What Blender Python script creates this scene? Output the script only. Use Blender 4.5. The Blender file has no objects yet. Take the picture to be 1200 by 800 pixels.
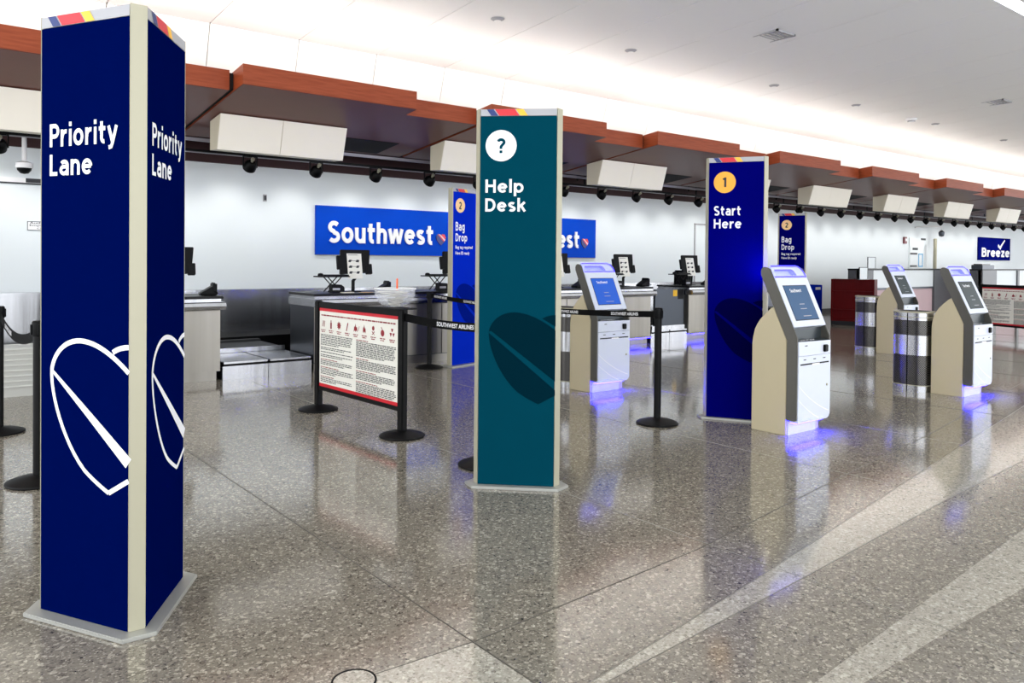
import bpy, bmesh, math, random
from mathutils import Matrix, Vector
R = math.radians
random.seed(7)
S = bpy.context.scene
COL = S.collection

# ------------------------------------------------------------------ camera, world, exposure
CAM_H, FPX, PPY = 1.55, 918.3, 315.2
YAW, PITCH, ROLL = R(38.34), R(-0.70), R(0.533)
fw = Vector((math.sin(YAW) * math.cos(PITCH), math.cos(YAW) * math.cos(PITCH), math.sin(PITCH)))
rt = Vector((math.cos(YAW), -math.sin(YAW), 0))
up = rt.cross(fw)
rt2 = rt * math.cos(ROLL) + up * math.sin(ROLL)
up2 = up * math.cos(ROLL) - rt * math.sin(ROLL)
cd = bpy.data.cameras.new('camera')
cam = bpy.data.objects.new('camera', cd)
COL.objects.link(cam)
cam.matrix_world = Matrix(((rt2.x, up2.x, -fw.x, 0), (rt2.y, up2.y, -fw.y, 0), (rt2.z, up2.z, -fw.z, CAM_H), (0, 0, 0, 1)))
cd.sensor_fit = 'HORIZONTAL'; cd.sensor_width = 36
cd.lens = 36 * FPX / 1200
cd.shift_y = -(400 - PPY) / 1200
cd.clip_end = 300
S.camera = cam

wd = bpy.data.worlds.new('daylight'); S.world = wd; wd.use_nodes = True
wd.node_tree.nodes['Background'].inputs[0].default_value = (0.93, 0.96, 1.0, 1)
wd.node_tree.nodes['Background'].inputs[1].default_value = 2.5
S.view_settings.view_transform = 'Standard'; S.view_settings.look = 'None'
S.view_settings.exposure = 0.47; S.view_settings.gamma = 1.0
S.view_settings.use_curve_mapping = False
COVE_STRENGTH = 8.0
SLOT_STRENGTH = 6.0
SPOT_WATTS = 22.0
LED_STRENGTH = 3.5

# ------------------------------------------------------------------ materials
def lin(c):
    c = c / 255.0
    return c / 12.92 if c <= 0.04045 else ((c + 0.055) / 1.055) ** 2.4
def rgb(r, g, b): return (lin(r), lin(g), lin(b), 1)
MATS = {}
def mat(name, col, rough=0.5, metal=0.0, var=0.06, scale=6.0, bump=0.0, bscale=80.0, stretch=None, emis=0.0, ecol=None, coat=0.0, trans=0.0, alpha=1.0, spec=0.5):
    m = bpy.data.materials.new(name); m.use_nodes = True; MATS[name] = m
    nt = m.node_tree; N = nt.nodes; L = nt.links; p = N['Principled BSDF']
    p.inputs['Roughness'].default_value = rough; p.inputs['Metallic'].default_value = metal
    p.inputs['Specular IOR Level'].default_value = spec
    tc = N.new('ShaderNodeTexCoord'); mp = N.new('ShaderNodeMapping'); L.new(tc.outputs['Object'], mp.inputs[0])
    if stretch: mp.inputs['Scale'].default_value = stretch
    nz = N.new('ShaderNodeTexNoise'); nz.inputs['Scale'].default_value = scale; nz.inputs['Detail'].default_value = 3
    L.new(mp.outputs[0], nz.inputs['Vector'])
    mx = N.new('ShaderNodeMix'); mx.data_type = 'RGBA'
    c = rgb(*col)
    mx.inputs[6].default_value = tuple(x * (1 - var) for x in c[:3]) + (1,)
    mx.inputs[7].default_value = tuple(min(1, x * (1 + var)) for x in c[:3]) + (1,)
    L.new(nz.outputs[0], mx.inputs[0]); L.new(mx.outputs[2], p.inputs['Base Color'])
    if bump:
        n2 = N.new('ShaderNodeTexNoise'); n2.inputs['Scale'].default_value = bscale; L.new(mp.outputs[0], n2.inputs['Vector'])
        b = N.new('ShaderNodeBump'); b.inputs['Strength'].default_value = bump; b.inputs['Distance'].default_value = 0.01
        L.new(n2.outputs[0], b.inputs['Height']); L.new(b.outputs[0], p.inputs['Normal'])
    if emis:
        p.inputs['Emission Color'].default_value = rgb(*(ecol or col)); p.inputs['Emission Strength'].default_value = emis
    if coat:
        p.inputs['Coat Weight'].default_value = coat; p.inputs['Coat Roughness'].default_value = 0.08
    if trans: p.inputs['Transmission Weight'].default_value = trans
    if alpha < 1: p.inputs['Alpha'].default_value = alpha
    return m

mat('navy', (0, 9, 66), 0.42, var=0.04, spec=0.0)
mat('navy_bright', (2, 3, 98), 0.42, var=0.04, spec=0.0)
mat('bag_blue', (8, 42, 186), 0.42, var=0.04, spec=0.0)
mat('teal', (3, 60, 76), 0.42, var=0.04, spec=0.0)
mat('teal_dark', (2, 34, 46), 0.42, var=0.03, spec=0.0)
mat('navy_dark', (2, 2, 56), 0.42, var=0.03, spec=0.0)
mat('bag_blue_dark', (4, 26, 128), 0.42, var=0.03, spec=0.0)
mat('print_white', (238, 238, 240), 0.45, var=0.01)
mat('print_grey', (166, 166, 170), 0.45, var=0.02)
mat('print_navy', (6, 40, 110), 0.45, var=0.02)
mat('print_red', (206, 24, 40), 0.45, var=0.03)
mat('print_yellow', (246, 186, 46), 0.45, var=0.02)
mat('print_amber', (246, 168, 40), 0.45, var=0.02)
mat('print_peach', (250, 206, 140), 0.45, var=0.02)
mat('print_ink', (20, 24, 34), 0.5, var=0.02)
mat('print_maroon', (140, 20, 32), 0.5, var=0.04)
mat('print_text', (70, 72, 70), 0.5, var=0.04)
mat('paper', (236, 234, 224), 0.55, var=0.02)
mat('alu', (172, 168, 146), 0.4, 0.1, var=0.03)
mat('plate_grey', (172, 172, 166), 0.4, 0.4, var=0.04)
mat('black_metal', (8, 8, 9), 0.45, 0.0, var=0.15, spec=0.15)
mat('black_plastic', (6, 7, 9), 0.42, var=0.15, spec=0.15)
mat('belt', (7, 7, 8), 0.7, spec=0.1, var=0.2, bump=0.2, bscale=400)
mat('steel', (186, 187, 190), 0.24, 1.0, var=0.28, scale=0.8, bump=0.35, bscale=1.0, stretch=(7, 7, 0.25))  # stretched colour variation paints vertical reflection streaks into the steel
mat('steel_dull', (150, 146, 138), 0.34, 1.0, var=0.25, scale=0.8, bump=0.35, bscale=1.0, stretch=(7, 7, 0.25))  # duller base, same reflection streaks put into the colour
mat('steel_dark', (70, 74, 80), 0.3, 0.9, var=0.08, scale=3, stretch=(30, 30, 0.6))
mat('belt_rubber', (44, 46, 48), 0.5, var=0.1, bump=0.15, bscale=200)
mat('wall_paint', (224, 231, 234), 0.55, var=0.015, scale=0.7)
mat('ceiling_white', (246, 246, 245), 0.6, var=0.01, scale=0.6)
mat('cove_white', (246, 246, 242), 0.6, var=0.01, scale=0.6)
mat('gap_dark', (60, 60, 60), 0.8)
mat('plenum', (14, 10, 12), 0.85)
mat('bulkhead', (52, 18, 22), 0.6, var=0.1)
mat('beam_grey', (150, 146, 156), 0.45, 0.3)
mat('display_white', (248, 241, 226), 0.4, var=0.015)
mat('display_side', (222, 212, 188), 0.5, var=0.02)
mat('kiosk_white', (214, 220, 234), 0.32, var=0.01)
mat('kiosk_grey', (92, 90, 84), 0.36, 0.5, var=0.04)
mat('kiosk_cream', (196, 184, 152), 0.5, var=0.02)
mat('kiosk_shelf', (52, 60, 64), 0.3, 0.2)
mat('screen_blue', (22, 74, 168), 0.15, emis=0.35, ecol=(30, 90, 200))
mat('screen_dark', (44, 56, 62), 0.12, emis=0.06, ecol=(60, 80, 90))
mat('screen_slate', (52, 82, 116), 0.12, emis=0.12, ecol=(60, 100, 150))
mat('led_blue', (60, 60, 255), 0.4, emis=LED_STRENGTH, ecol=(46, 40, 255))
mat('led_foot', (60, 60, 255), 0.4, emis=90, ecol=(22, 16, 255))
mat('led_toe', (60, 60, 255), 0.4, emis=26, ecol=(34, 26, 255))
mat('led_back', (60, 60, 255), 0.4, emis=110, ecol=(22, 16, 255))
mat('handle_lit', (196, 202, 255), 0.3, emis=0.1, ecol=(120, 120, 255))
mat('red_wood', (84, 10, 13), 0.4, spec=0.08, var=0.25, scale=4, stretch=(8, 1, 1))
mat('laminate_black', (12, 12, 14), 0.35, spec=0.25)
mat('laminate_grey', (84, 86, 90), 0.35)
mat('panel_white', (228, 234, 236), 0.4, var=0.01)
mat('panel_pink', (196, 168, 172), 0.5)
mat('tub_plastic', (206, 206, 200), 0.45, var=0.03)
mat('baseboard', (24, 24, 26), 0.5)
mat('sign_blue', (2, 68, 192), 0.4, var=0.03, spec=0.04)
mat('breeze_blue', (10, 18, 112), 0.4, var=0.03, spec=0.0)
mat('letter_white', (246, 246, 246), 0.4, var=0.005)
mat('heart_red', (214, 32, 56), 0.3); mat('heart_blue', (24, 24, 110), 0.3); mat('heart_silver', (220, 190, 196), 0.3)
mat('slot_light', (255, 255, 255), 0.5, emis=SLOT_STRENGTH, ecol=(240, 250, 252))
mat('cove_lamp', (255, 255, 255), 0.5, emis=COVE_STRENGTH, ecol=(255, 252, 244))
mat('bulb', (255, 255, 255), 0.4, emis=10, ecol=(255, 244, 226))
mat('tag_paper', (232, 226, 208), 0.6, var=0.04)
mat('orange_plastic', (240, 96, 24), 0.45)
mat('glassy', (235, 238, 245), 0.05, var=0.0, alpha=0.22)
mat('sticker_yellow', (240, 186, 20), 0.5)
mat('curtain_teal', (34, 62, 80), 0.35)
mat('chair_fabric', (8, 9, 11), 0.7, spec=0.1, var=0.2)
mat('alarm_red', (120, 60, 66), 0.4)
mat('frame_blue', (90, 170, 220), 0.4)

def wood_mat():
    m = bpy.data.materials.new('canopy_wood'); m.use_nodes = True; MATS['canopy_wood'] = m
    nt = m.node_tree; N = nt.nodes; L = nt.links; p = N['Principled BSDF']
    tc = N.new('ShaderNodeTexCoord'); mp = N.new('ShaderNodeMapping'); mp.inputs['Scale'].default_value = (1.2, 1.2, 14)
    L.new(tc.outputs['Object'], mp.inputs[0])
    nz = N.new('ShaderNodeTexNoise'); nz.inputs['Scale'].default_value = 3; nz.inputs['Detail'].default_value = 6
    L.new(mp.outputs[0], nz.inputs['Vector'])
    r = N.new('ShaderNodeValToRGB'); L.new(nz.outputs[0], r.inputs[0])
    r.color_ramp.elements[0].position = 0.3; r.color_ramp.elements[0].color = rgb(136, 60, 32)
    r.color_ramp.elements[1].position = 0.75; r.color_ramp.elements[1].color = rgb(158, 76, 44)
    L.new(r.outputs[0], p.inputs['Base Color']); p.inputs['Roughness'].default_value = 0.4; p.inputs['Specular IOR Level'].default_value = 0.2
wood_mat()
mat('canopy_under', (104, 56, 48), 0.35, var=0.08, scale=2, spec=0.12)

def terrazzo(name, base, light, dark, rough):
    m = bpy.data.materials.new(name); m.use_nodes = True; MATS[name] = m
    nt = m.node_tree; N = nt.nodes; L = nt.links; p = N['Principled BSDF']
    tc = N.new('ShaderNodeTexCoord')
    def chips(scale, lo, hi, seed):
        mp = N.new('ShaderNodeMapping'); mp.inputs['Location'].default_value = (seed, seed * 2, 0)
        L.new(tc.outputs['Object'], mp.inputs[0])
        v = N.new('ShaderNodeTexVoronoi'); v.inputs['Scale'].default_value = scale; v.inputs['Randomness'].default_value = 1
        L.new(mp.outputs[0], v.inputs['Vector'])
        sp = N.new('ShaderNodeSeparateColor'); L.new(v.outputs['Color'], sp.inputs[0])
        r = N.new('ShaderNodeValToRGB'); L.new(sp.outputs[0], r.inputs[0]); r.color_ramp.interpolation = 'CONSTANT'
        e = r.color_ramp.elements
        e[0].position = 0; e[0].color = rgb(*dark)
        e[1].position = lo; e[1].color = tuple(x * 0.86 for x in rgb(*base)[:3]) + (1,)
        for pos, c in ((lo + (hi - lo) * 0.35, rgb(*base)), (lo + (hi - lo) * 0.75, tuple(min(1, x * 1.18) for x in rgb(*base)[:3]) + (1,)), (hi, rgb(*light))):
            q = e.new(pos); q.color = c
        return r.outputs[0]
    a = chips(70, 0.10, 0.90, 0.0); b = chips(150, 0.10, 0.92, 3.7)
    mx = N.new('ShaderNodeMix'); mx.data_type = 'RGBA'; mx.inputs[0].default_value = 0.5
    L.new(a, mx.inputs[6]); L.new(b, mx.inputs[7])
    n = N.new('ShaderNodeTexNoise'); n.inputs['Scale'].default_value = 0.8; n.inputs['Detail'].default_value = 2; L.new(tc.outputs['Object'], n.inputs['Vector'])
    mr = N.new('ShaderNodeMapRange'); mr.inputs[3].default_value = 0.9; mr.inputs[4].default_value = 1.1; L.new(n.outputs[0], mr.inputs[0])
    m2 = N.new('ShaderNodeMix'); m2.data_type = 'RGBA'; m2.blend_type = 'MULTIPLY'; m2.inputs[0].default_value = 1
    L.new(mx.outputs[2], m2.inputs[6]); L.new(mr.outputs[0], m2.inputs[7])
    L.new(m2.outputs[2], p.inputs['Base Color'])
    r2 = N.new('ShaderNodeMapRange'); r2.inputs[3].default_value = rough * 0.85; r2.inputs[4].default_value = rough * 1.2
    L.new(n.outputs[0], r2.inputs[0]); L.new(r2.outputs[0], p.inputs['Roughness'])
    p.inputs['Specular IOR Level'].default_value = 0.95
terrazzo('terrazzo', (130, 123, 111), (198, 191, 174), (68, 63, 55), 0.10)
terrazzo('terrazzo_pale', (168, 162, 149), (212, 206, 192), (104, 97, 86), 0.10)
mat('joint_strip', (150, 146, 136), 0.3, 0.6)
mat('joint_dark', (84, 79, 71), 0.5)

def perforated():
    m = bpy.data.materials.new('perforated'); m.use_nodes = True; MATS['perforated'] = m
    nt = m.node_tree; N = nt.nodes; L = nt.links; p = N['Principled BSDF']
    tc = N.new('ShaderNodeTexCoord'); mp = N.new('ShaderNodeMapping'); L.new(tc.outputs['Object'], mp.inputs[0])
    mp.inputs['Rotation'].default_value = (R(45), 0, 0); mp.inputs['Scale'].default_value = (0, 75, 75)
    v = N.new('ShaderNodeTexVoronoi'); v.inputs['Scale'].default_value = 1; v.inputs['Randomness'].default_value = 0
    L.new(mp.outputs[0], v.inputs['Vector'])
    r = N.new('ShaderNodeValToRGB'); L.new(v.outputs['Distance'], r.inputs[0])
    r.color_ramp.elements[0].position = 0.40; r.color_ramp.elements[0].color = (0.004, 0.004, 0.004, 1)
    r.color_ramp.elements[1].position = 0.5; r.color_ramp.elements[1].color = (0.22, 0.21, 0.20, 1)
    L.new(r.outputs[0], p.inputs['Base Color'])
    p.inputs['Metallic'].default_value = 0.9; p.inputs['Roughness'].default_value = 0.28
perforated()

# ------------------------------------------------------------------ mesh helpers
class MB:
    def __init__(s): s.v = []; s.f = []
    def add(s, vs, fs, T=None):
        o = len(s.v)
        s.v += [tuple(T @ Vector(p)) if T else tuple(p) for p in vs]
        s.f += [tuple(i + o for i in f) for f in fs]; return s
    def box(s, x0, y0, z0, x1, y1, z1, T=None):
        vs = [(x0, y0, z0), (x1, y0, z0), (x1, y1, z0), (x0, y1, z0), (x0, y0, z1), (x1, y0, z1), (x1, y1, z1), (x0, y1, z1)]
        return s.add(vs, [(3, 2, 1, 0), (4, 5, 6, 7), (0, 1, 5, 4), (1, 2, 6, 5), (2, 3, 7, 6), (3, 0, 4, 7)], T)
    def prism(s, poly, a, b, axis='z', T=None):
        n = len(poly)
        def P(p, h):
            return {'z': (p[0], p[1], h), 'x': (h, p[0], p[1]), 'y': (p[0], h, p[1])}[axis]
        vs = [P(p, a) for p in poly] + [P(p, b) for p in poly]
        fs = [tuple(range(n))[::-1], tuple(range(n, 2 * n))] + [(i, (i + 1) % n, n + (i + 1) % n, n + i) for i in range(n)]
        return s.add(vs, fs, T)
    def flat(s, poly, h=0.0, T=None):
        return s.add([(p[0], p[1], h) for p in poly], [tuple(range(len(poly)))], T)
    def lathe(s, prof, n=24, T=None):
        vs = []; fs = []
        for r, z in prof:
            for i in range(n):
                a = 2 * math.pi * i / n; vs.append((r * math.cos(a), r * math.sin(a), z))
        for k in range(len(prof) - 1):
            for i in range(n):
                j = (i + 1) % n; fs.append((k * n + i, k * n + j, (k + 1) * n + j, (k + 1) * n + i))
        fs.append(tuple(range(n))[::-1]); fs.append(tuple(range((len(prof) - 1) * n, len(prof) * n)))
        return s.add(vs, fs, T)
    def tube(s, pts, r, n=8, closed=False):
        pts = [Vector(p) for p in pts]; vs = []; fs = []; m = len(pts)
        for i, p in enumerate(pts):
            d = (pts[(i + 1) % m] - pts[i - 1]) if closed else (pts[min(i + 1, m - 1)] - pts[max(i - 1, 0)])
            d.normalize(); h = Vector((0, 0, 1)) if abs(d.z) < 0.9 else Vector((1, 0, 0))
            a = d.cross(h).normalized(); b = d.cross(a)
            for k in range(n):
                t = 2 * math.pi * k / n; vs.append(tuple(p + a * r * math.cos(t) + b * r * math.sin(t)))
        for i in range(m if closed else m - 1):
            for k in range(n):
                q = (k + 1) % n; j = (i + 1) % m
                fs.append((i * n + k, i * n + q, j * n + q, j * n + k))
        if not closed: fs += [tuple(range(n))[::-1], tuple(range((m - 1) * n, m * n))]
        return s.add(vs, fs)
    def stroke(s, pts, w0, w1=None, h=0.0, T=None):
        """flat ribbon along a 2-D polyline"""
        w1 = w0 if w1 is None else w1; n = len(pts); L_ = []; R_ = []
        for i, p in enumerate(pts):
            a = pts[max(i - 1, 0)]; b = pts[min(i + 1, n - 1)]
            dx, dy = b[0] - a[0], b[1] - a[1]; l = math.hypot(dx, dy) or 1
            w = (w0 + (w1 - w0) * i / max(1, n - 1)) / 2
            L_.append((p[0] - dy / l * w, p[1] + dx / l * w, h)); R_.append((p[0] + dy / l * w, p[1] - dx / l * w, h))
        return s.add(L_ + R_, [(n + i, n + i + 1, i + 1, i) for i in range(n - 1)], T)
    def build(s, name, m, parent=None, bev=0.0, smooth=False, T=None, closed=True, seg=2):
        me = bpy.data.meshes.new(name)
        me.from_pydata(s.v, [], s.f)
        bm = bmesh.new(); bm.from_mesh(me)
        if closed: bmesh.ops.recalc_face_normals(bm, faces=bm.faces)
        if bev: bmesh.ops.bevel(bm, geom=[e for e in bm.edges if e.is_manifold and e.calc_face_angle(0) > 0.6], offset=bev, segments=seg, affect='EDGES', clamp_overlap=True)
        if T: bm.transform(T)
        bm.to_mesh(me); bm.free()
        if smooth:
            for p in me.polygons: p.use_smooth = True
            try: me.set_sharp_from_angle(angle=R(38))
            except Exception: pass
        me.materials.append(MATS[m] if isinstance(m, str) else m)
        o = bpy.data.objects.new(name, me); COL.objects.link(o)
        if parent: o.parent = parent
        return o

def tag(o, label=None, cat=None, group=None, kind=None):
    if label: o['label'] = label
    if cat: o['category'] = cat
    if group: o['group'] = group
    if kind: o['kind'] = kind
    return o
def thing(name, label, cat, loc=(0, 0, 0), rz=0.0, group=None):
    o = bpy.data.objects.new(name, None); COL.objects.link(o); o.empty_display_size = 0.1
    o.location = loc; o.rotation_euler = (0, 0, rz)
    return tag(o, label, cat, group)
def struct(mb, name, m, parent=None, **k):
    o = mb.build(name, m, parent, **k)
    if parent is None: o['kind'] = 'structure'
    return o
def copy_tree(o, parent=None):
    c = o.copy(); COL.objects.link(c)
    if parent is not None: c.parent = parent
    for ch in list(o.children): copy_tree(ch, c)
    return c
def FM(o, u, n):
    """face frame: x along u, y up, z out of the face"""
    return Matrix(((u[0], 0, n[0], o[0]), (u[1], 0, n[1], o[1]), (0, 1, 0, o[2]), (0, 0, 0, 1)))
FRONT = lambda x, y, z: FM((x, y, z), (1, 0), (0, -1))      # a face looking towards -Y

_tc = {}
def text_geo(s, bold=0.02, extrude=0.0):
    k = (s, bold, extrude)
    if k in _tc: return _tc[k]
    cu = bpy.data.curves.new('t', 'FONT'); cu.body = s; cu.offset = bold; cu.extrude = extrude; cu.resolution_u = 4
    cu.space_character = 1.0 + bold * 1.2
    o = bpy.data.objects.new('t', cu); COL.objects.link(o)
    dg = bpy.context.evaluated_depsgraph_get(); dg.update()
    me = o.evaluated_get(dg).to_mesh()
    vs = [tuple(v.co) for v in me.vertices]; fs = [tuple(p.vertices) for p in me.polygons]
    o.evaluated_get(dg).to_mesh_clear(); bpy.data.objects.remove(o); bpy.data.curves.remove(cu)
    _tc[k] = (vs, fs); return vs, fs
def text_into(mb, s, rect, h, T, bold=0.02, depth=0.0):
    vs, fs = text_geo(s, bold, 0.05 if depth else 0.0)
    x0 = min(v[0] for v in vs); x1 = max(v[0] for v in vs); y0 = min(v[1] for v in vs); y1 = max(v[1] for v in vs)
    sx = (rect[2] - rect[0]) / (x1 - x0); sy = (rect[3] - rect[1]) / (y1 - y0)
    mb.add([(rect[0] + (x - x0) * sx, rect[1] + (y - y0) * sy, h + (depth * (z + 0.05) / 0.1 if depth else 0)) for x, y, z in vs], fs, T)
def _A(cx, cy, rx, ry, a0, a1):
    n = max(3, int(abs(a1 - a0) / 15))
    return [(cx + rx * math.cos(R(a0 + (a1 - a0) * i / n)), cy + ry * math.sin(R(a0 + (a1 - a0) * i / n))) for i in range(n + 1)]
_st = [(.075, 0), (.075, .53)]; _cp = [(.075, 0), (.075, .72)]
_arch = [(.09, .27)] + _A(.235, .305, .155, .16, 165, 0) + [(.39, 0)]
GLYPH = {
 'o': (.5, [_A(.25, .265, .185, .2, 0, 360)]),
 'e': (.5, [[(.09, .275), (.435, .275)], _A(.25, .265, .185, .2, 3, 318)]),
 'a': (.46, [[(.39, 0), (.39, .34)] + _A(.235, .345, .155, .12, 0, 148), [(.39, .295), (.25, .295)] + _A(.22, .18, .15, .115, 100, 290) + [(.39, .14)]]),
 'n': (.465, [_st, _arch]), 'h': (.465, [[(.075, 0), (.075, .74)], _arch]),
 'r': (.34, [_st, [(.09, .25)] + _A(.27, .28, .18, .185, 165, 75)]),
 'i': (.15, [_st, [(.075, .615), (.075, .75)]]),
 'l': (.15, [[(.075, 0), (.075, .75)]]),
 't': (.35, [[(.15, .68), (.15, .17)] + _A(.26, .17, .11, .105, 180, 285), [(.02, .465), (.33, .465)]]),
 'y': (.47, [[(.05, .53), (.245, .03)], [(.43, .53), (.25, .02), (.19, -.10), (.06, -.13)]]),
 'p': (.5, [[(.075, -.19), (.075, .53)], _A(.265, .265, .18, .2, 0, 360)]),
 'k': (.46, [[(.075, 0), (.075, .75)], [(.39, .52), (.12, .26)], [(.20, .33), (.40, .01)]]),
 's': (.40, [_A(.2, .375, .13, .092, 35, 262) + _A(.2, .155, .135, .092, 82, -145)]),
 'S': (.5, [_A(.25, .525, .175, .135, 35, 262) + _A(.25, .2, .185, .137, 82, -145)]),
 'u': (.465, [[(.075, .53), (.075, .225)] + _A(.235, .225, .16, .16, 180, 340), [(.39, 0), (.39, .53)]]),
 'w': (.68, [[(.04, .53), (.18, .02)], [(.18, .02), (.335, .52)], [(.335, .52), (.49, .02)], [(.49, .02), (.63, .53)]]),
 'z': (.42, [[(.04, .465), (.38, .465)], [(.36, .47), (.07, .06)], [(.04, .065), (.39, .065)]]),
 'g': (.49, [_A(.235, .275, .17, .19, 0, 360), [(.41, .53), (.41, -.02)] + _A(.25, -.02, .16, .115, 0, -145)]),
 'P': (.48, [_cp, [(.075, .655), (.27, .655)] + _A(.27, .49, .16, .165, 90, -90) + [(.075, .325)]]),
 'B': (.5, [_cp, [(.075, .655), (.26, .655)] + _A(.26, .52, .14, .135, 90, -90) + [(.075, .385)], [(.075, .385), (.28, .385)] + _A(.28, .225, .155, .16, 90, -90) + [(.075, .065)]]),
 'D': (.56, [_cp, [(.075, .655), (.25, .655)] + _A(.25, .36, .24, .295, 90, -90) + [(.075, .065)]]),
 'L': (.41, [_cp, [(.075, .065), (.39, .065)]]),
 'H': (.56, [_cp, [(.48, 0), (.48, .72)], [(.075, .375), (.48, .375)]]),
 '1': (.27, [[(.19, 0), (.19, .72)], [(.20, .67), (.04, .57)]]),
 '2': (.45, [_A(.22, .5, .15, .155, 155, -35) + [(.10, .09)], [(.05, .065), (.40, .065)]]),
 '?': (.42, [_A(.21, .535, .15, .125, 165, -50) + [(.205, .32), (.205, .21)], [(.205, .0), (.205, .135)]]),
}
def letters_into(mb, s, rect, h, T, w=0.13, depth=0.0):
    x = 0.0; out = []
    for ch in s:
        adv, paths = GLYPH[ch]
        out += [[(p[0] + x, p[1]) for p in q] for q in paths]; x += adv + 0.085
    X0 = min(p[0] for q in out for p in q) - w / 2; X1 = max(p[0] for q in out for p in q) + w / 2
    Y0 = -.19 if any(c in 'pyg' for c in s) else 0.0
    Y1 = .75 if any(c in 'hlki' for c in s) else .72
    sx = (rect[2] - rect[0]) / (X1 - X0); sy = (rect[3] - rect[1]) / (Y1 - Y0)
    for qi, q in enumerate(out):
        h += 0.0006 if depth else 0.00012
        n = len(q); L_ = []; R_ = []
        closed = n > 3 and math.hypot(q[0][0] - q[-1][0], q[0][1] - q[-1][1]) < 1e-4
        for i, p in enumerate(q):
            a = q[i - 1] if i else (q[-2] if closed else q[0]); b = q[i + 1] if i < n - 1 else (q[1] if closed else q[-1])
            dx, dy = b[0] - a[0], b[1] - a[1]; l = math.hypot(dx, dy) or 1
            for arr, g_ in ((L_, 1), (R_, -1)):
                X = p[0] - g_ * dy / l * w / 2; Y = p[1] + g_ * dx / l * w / 2
                arr.append((rect[0] + (X - X0) * sx, rect[1] + (Y - Y0) * sy))
        top = [(a, b, h + depth) for a, b in L_ + R_]
        mb.add(top, [(n + i, n + i + 1, i + 1, i) for i in range(n - 1)], T)
        if depth:
            V = [(a, b, h) for a, b in L_ + R_] + top; m_ = 2 * n
            F_ = [(i, i + 1, m_ + i + 1, m_ + i) for i in range(n - 1)] + [(n + i + 1, n + i, m_ + n + i, m_ + n + i + 1) for i in range(n - 1)]
            F_ += [(n, 0, m_, m_ + n), (n - 1, 2 * n - 1, m_ + 2 * n - 1, m_ + n - 1)]
            mb.add(V, F_, T)
def circle(cx, cy, r, n=28): return [(cx + r * math.cos(2 * math.pi * i / n), cy + r * math.sin(2 * math.pi * i / n)) for i in range(n)]
ORD = ['first', 'second', 'third', 'fourth', 'fifth', 'sixth', 'seventh', 'eighth', 'ninth', 'tenth', 'eleventh', 'twelfth', 'thirteenth', 'fourteenth', 'fifteenth', 'sixteenth', 'seventeenth', 'eighteenth', 'nineteenth', 'twentieth', 'twenty-first', 'twenty-second', 'twenty-third', 'twenty-fourth', 'twenty-fifth', 'twenty-sixth', 'twenty-seventh', 'twenty-eighth', 'twenty-ninth', 'thirtieth', 'thirty-first', 'thirty-second', 'thirty-third', 'thirty-fourth']

# ------------------------------------------------------------------ the setting
XL, XR, YB, YW = -6.0, 52.0, -7.0, 13.0
fl = struct(MB().box(XL, YB, -0.12, XR, YW + 0.2, 0.0), 'floor', 'terrazzo')
# pale inlaid bands, flush with the terrazzo, and the metal divider strips
def wedge(p, name='pale_band'):
    MB().prism(p, -0.01, 0.0012).build(name, 'terrazzo_pale', fl)
wedge([(1.55, 1.99), (3.47, 2.105), (5.44, 2.243), (9.0, 2.43), (14, 2.6), (14, 3.9), (9.0, 3.12), (5.53, 2.587), (3.507, 2.27), (2.78, 2.163)])
wedge([(1.5, 1.48), (2.82, 1.44), (3.49, 1.43), (5.2, 1.36), (9, 1.2), (9, 1.95), (5.1, 1.71), (3.486, 1.606), (2.668, 1.55)])
wedge([(1.0, 2.05), (1.838, 2.05), (1.838, 2.56), (1.384, 2.596), (1.0, 2.60)])
def strip(a, b, w=0.0045, m='joint_dark'):
    a = Vector((*a, 0)); b = Vector((*b, 0)); d = (b - a).normalized(); n = Vector((-d.y, d.x, 0)) * w / 2
    MB().prism([(a - n)[:2], (b - n)[:2], (b + n)[:2], (a + n)[:2]], -0.01, 0.002).build('divider_strip', m, fl)
for x in (-3.3, -1.6, 0.14, 1.845, 3.51, 5.5, 7.2, 8.9, 10.6, 12.3, 14.0, 15.7, 17.4, 19.1):
    strip((x, -3.0), (x, 9.6), m='joint_strip' if x in (3.51, 5.5, 7.2) else 'joint_dark')
for pts in ([(1.0, 2.60), (1.869, 2.564), (3.428, 2.668), (4.483, 2.821), (5.501, 2.963), (7.35, 3.2), (12, 3.95)],
            [(1.55, 1.99), (2.78, 2.163), (3.507, 2.27), (5.533, 2.587), (9, 3.12), (14, 3.9)],
            [(1.55, 1.99), (3.47, 2.105), (5.44, 2.243), (9.0, 2.43)]):
    for a, b in zip(pts, pts[1:]): strip(a, b, 0.0045, 'joint_strip' if pts[0][1] < 2.4 else 'joint_dark')
# floor outlet cover
oc = thing('floor_outlet_cover', 'round terrazzo floor outlet cover with dark rim near the front', 'floor cover', (1.325, 2.585, 0.0))
MB().lathe([(0.075, 0.0), (0.075, 0.004), (0.0001, 0.004)], 32).build('cover_disc', 'terrazzo_pale', oc)
MB().tube([(0.079 * math.cos(t * math.pi / 16), 0.079 * math.sin(t * math.pi / 16), 0.003) for t in range(32)], 0.004, 6, True).build('rim', 'black_metal', oc)

wall = struct(MB().box(XL, YW, 0, XR, YW + 0.2, 3.08), 'wall_back', 'wall_paint')
struct(MB().box(XL, YW - 0.02, 0, XR, YW, 0.12), 'baseboard_back', 'baseboard')
struct(MB().box(XL, YW - 0.06, 3.07, XR, YW + 0.2, 3.75), 'trim_bulkhead', 'bulkhead')
struct(MB().box(XL, 11.35, 3.72, XR, YW + 0.2, 3.8), 'ceiling_plenum', 'plenum')
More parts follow.
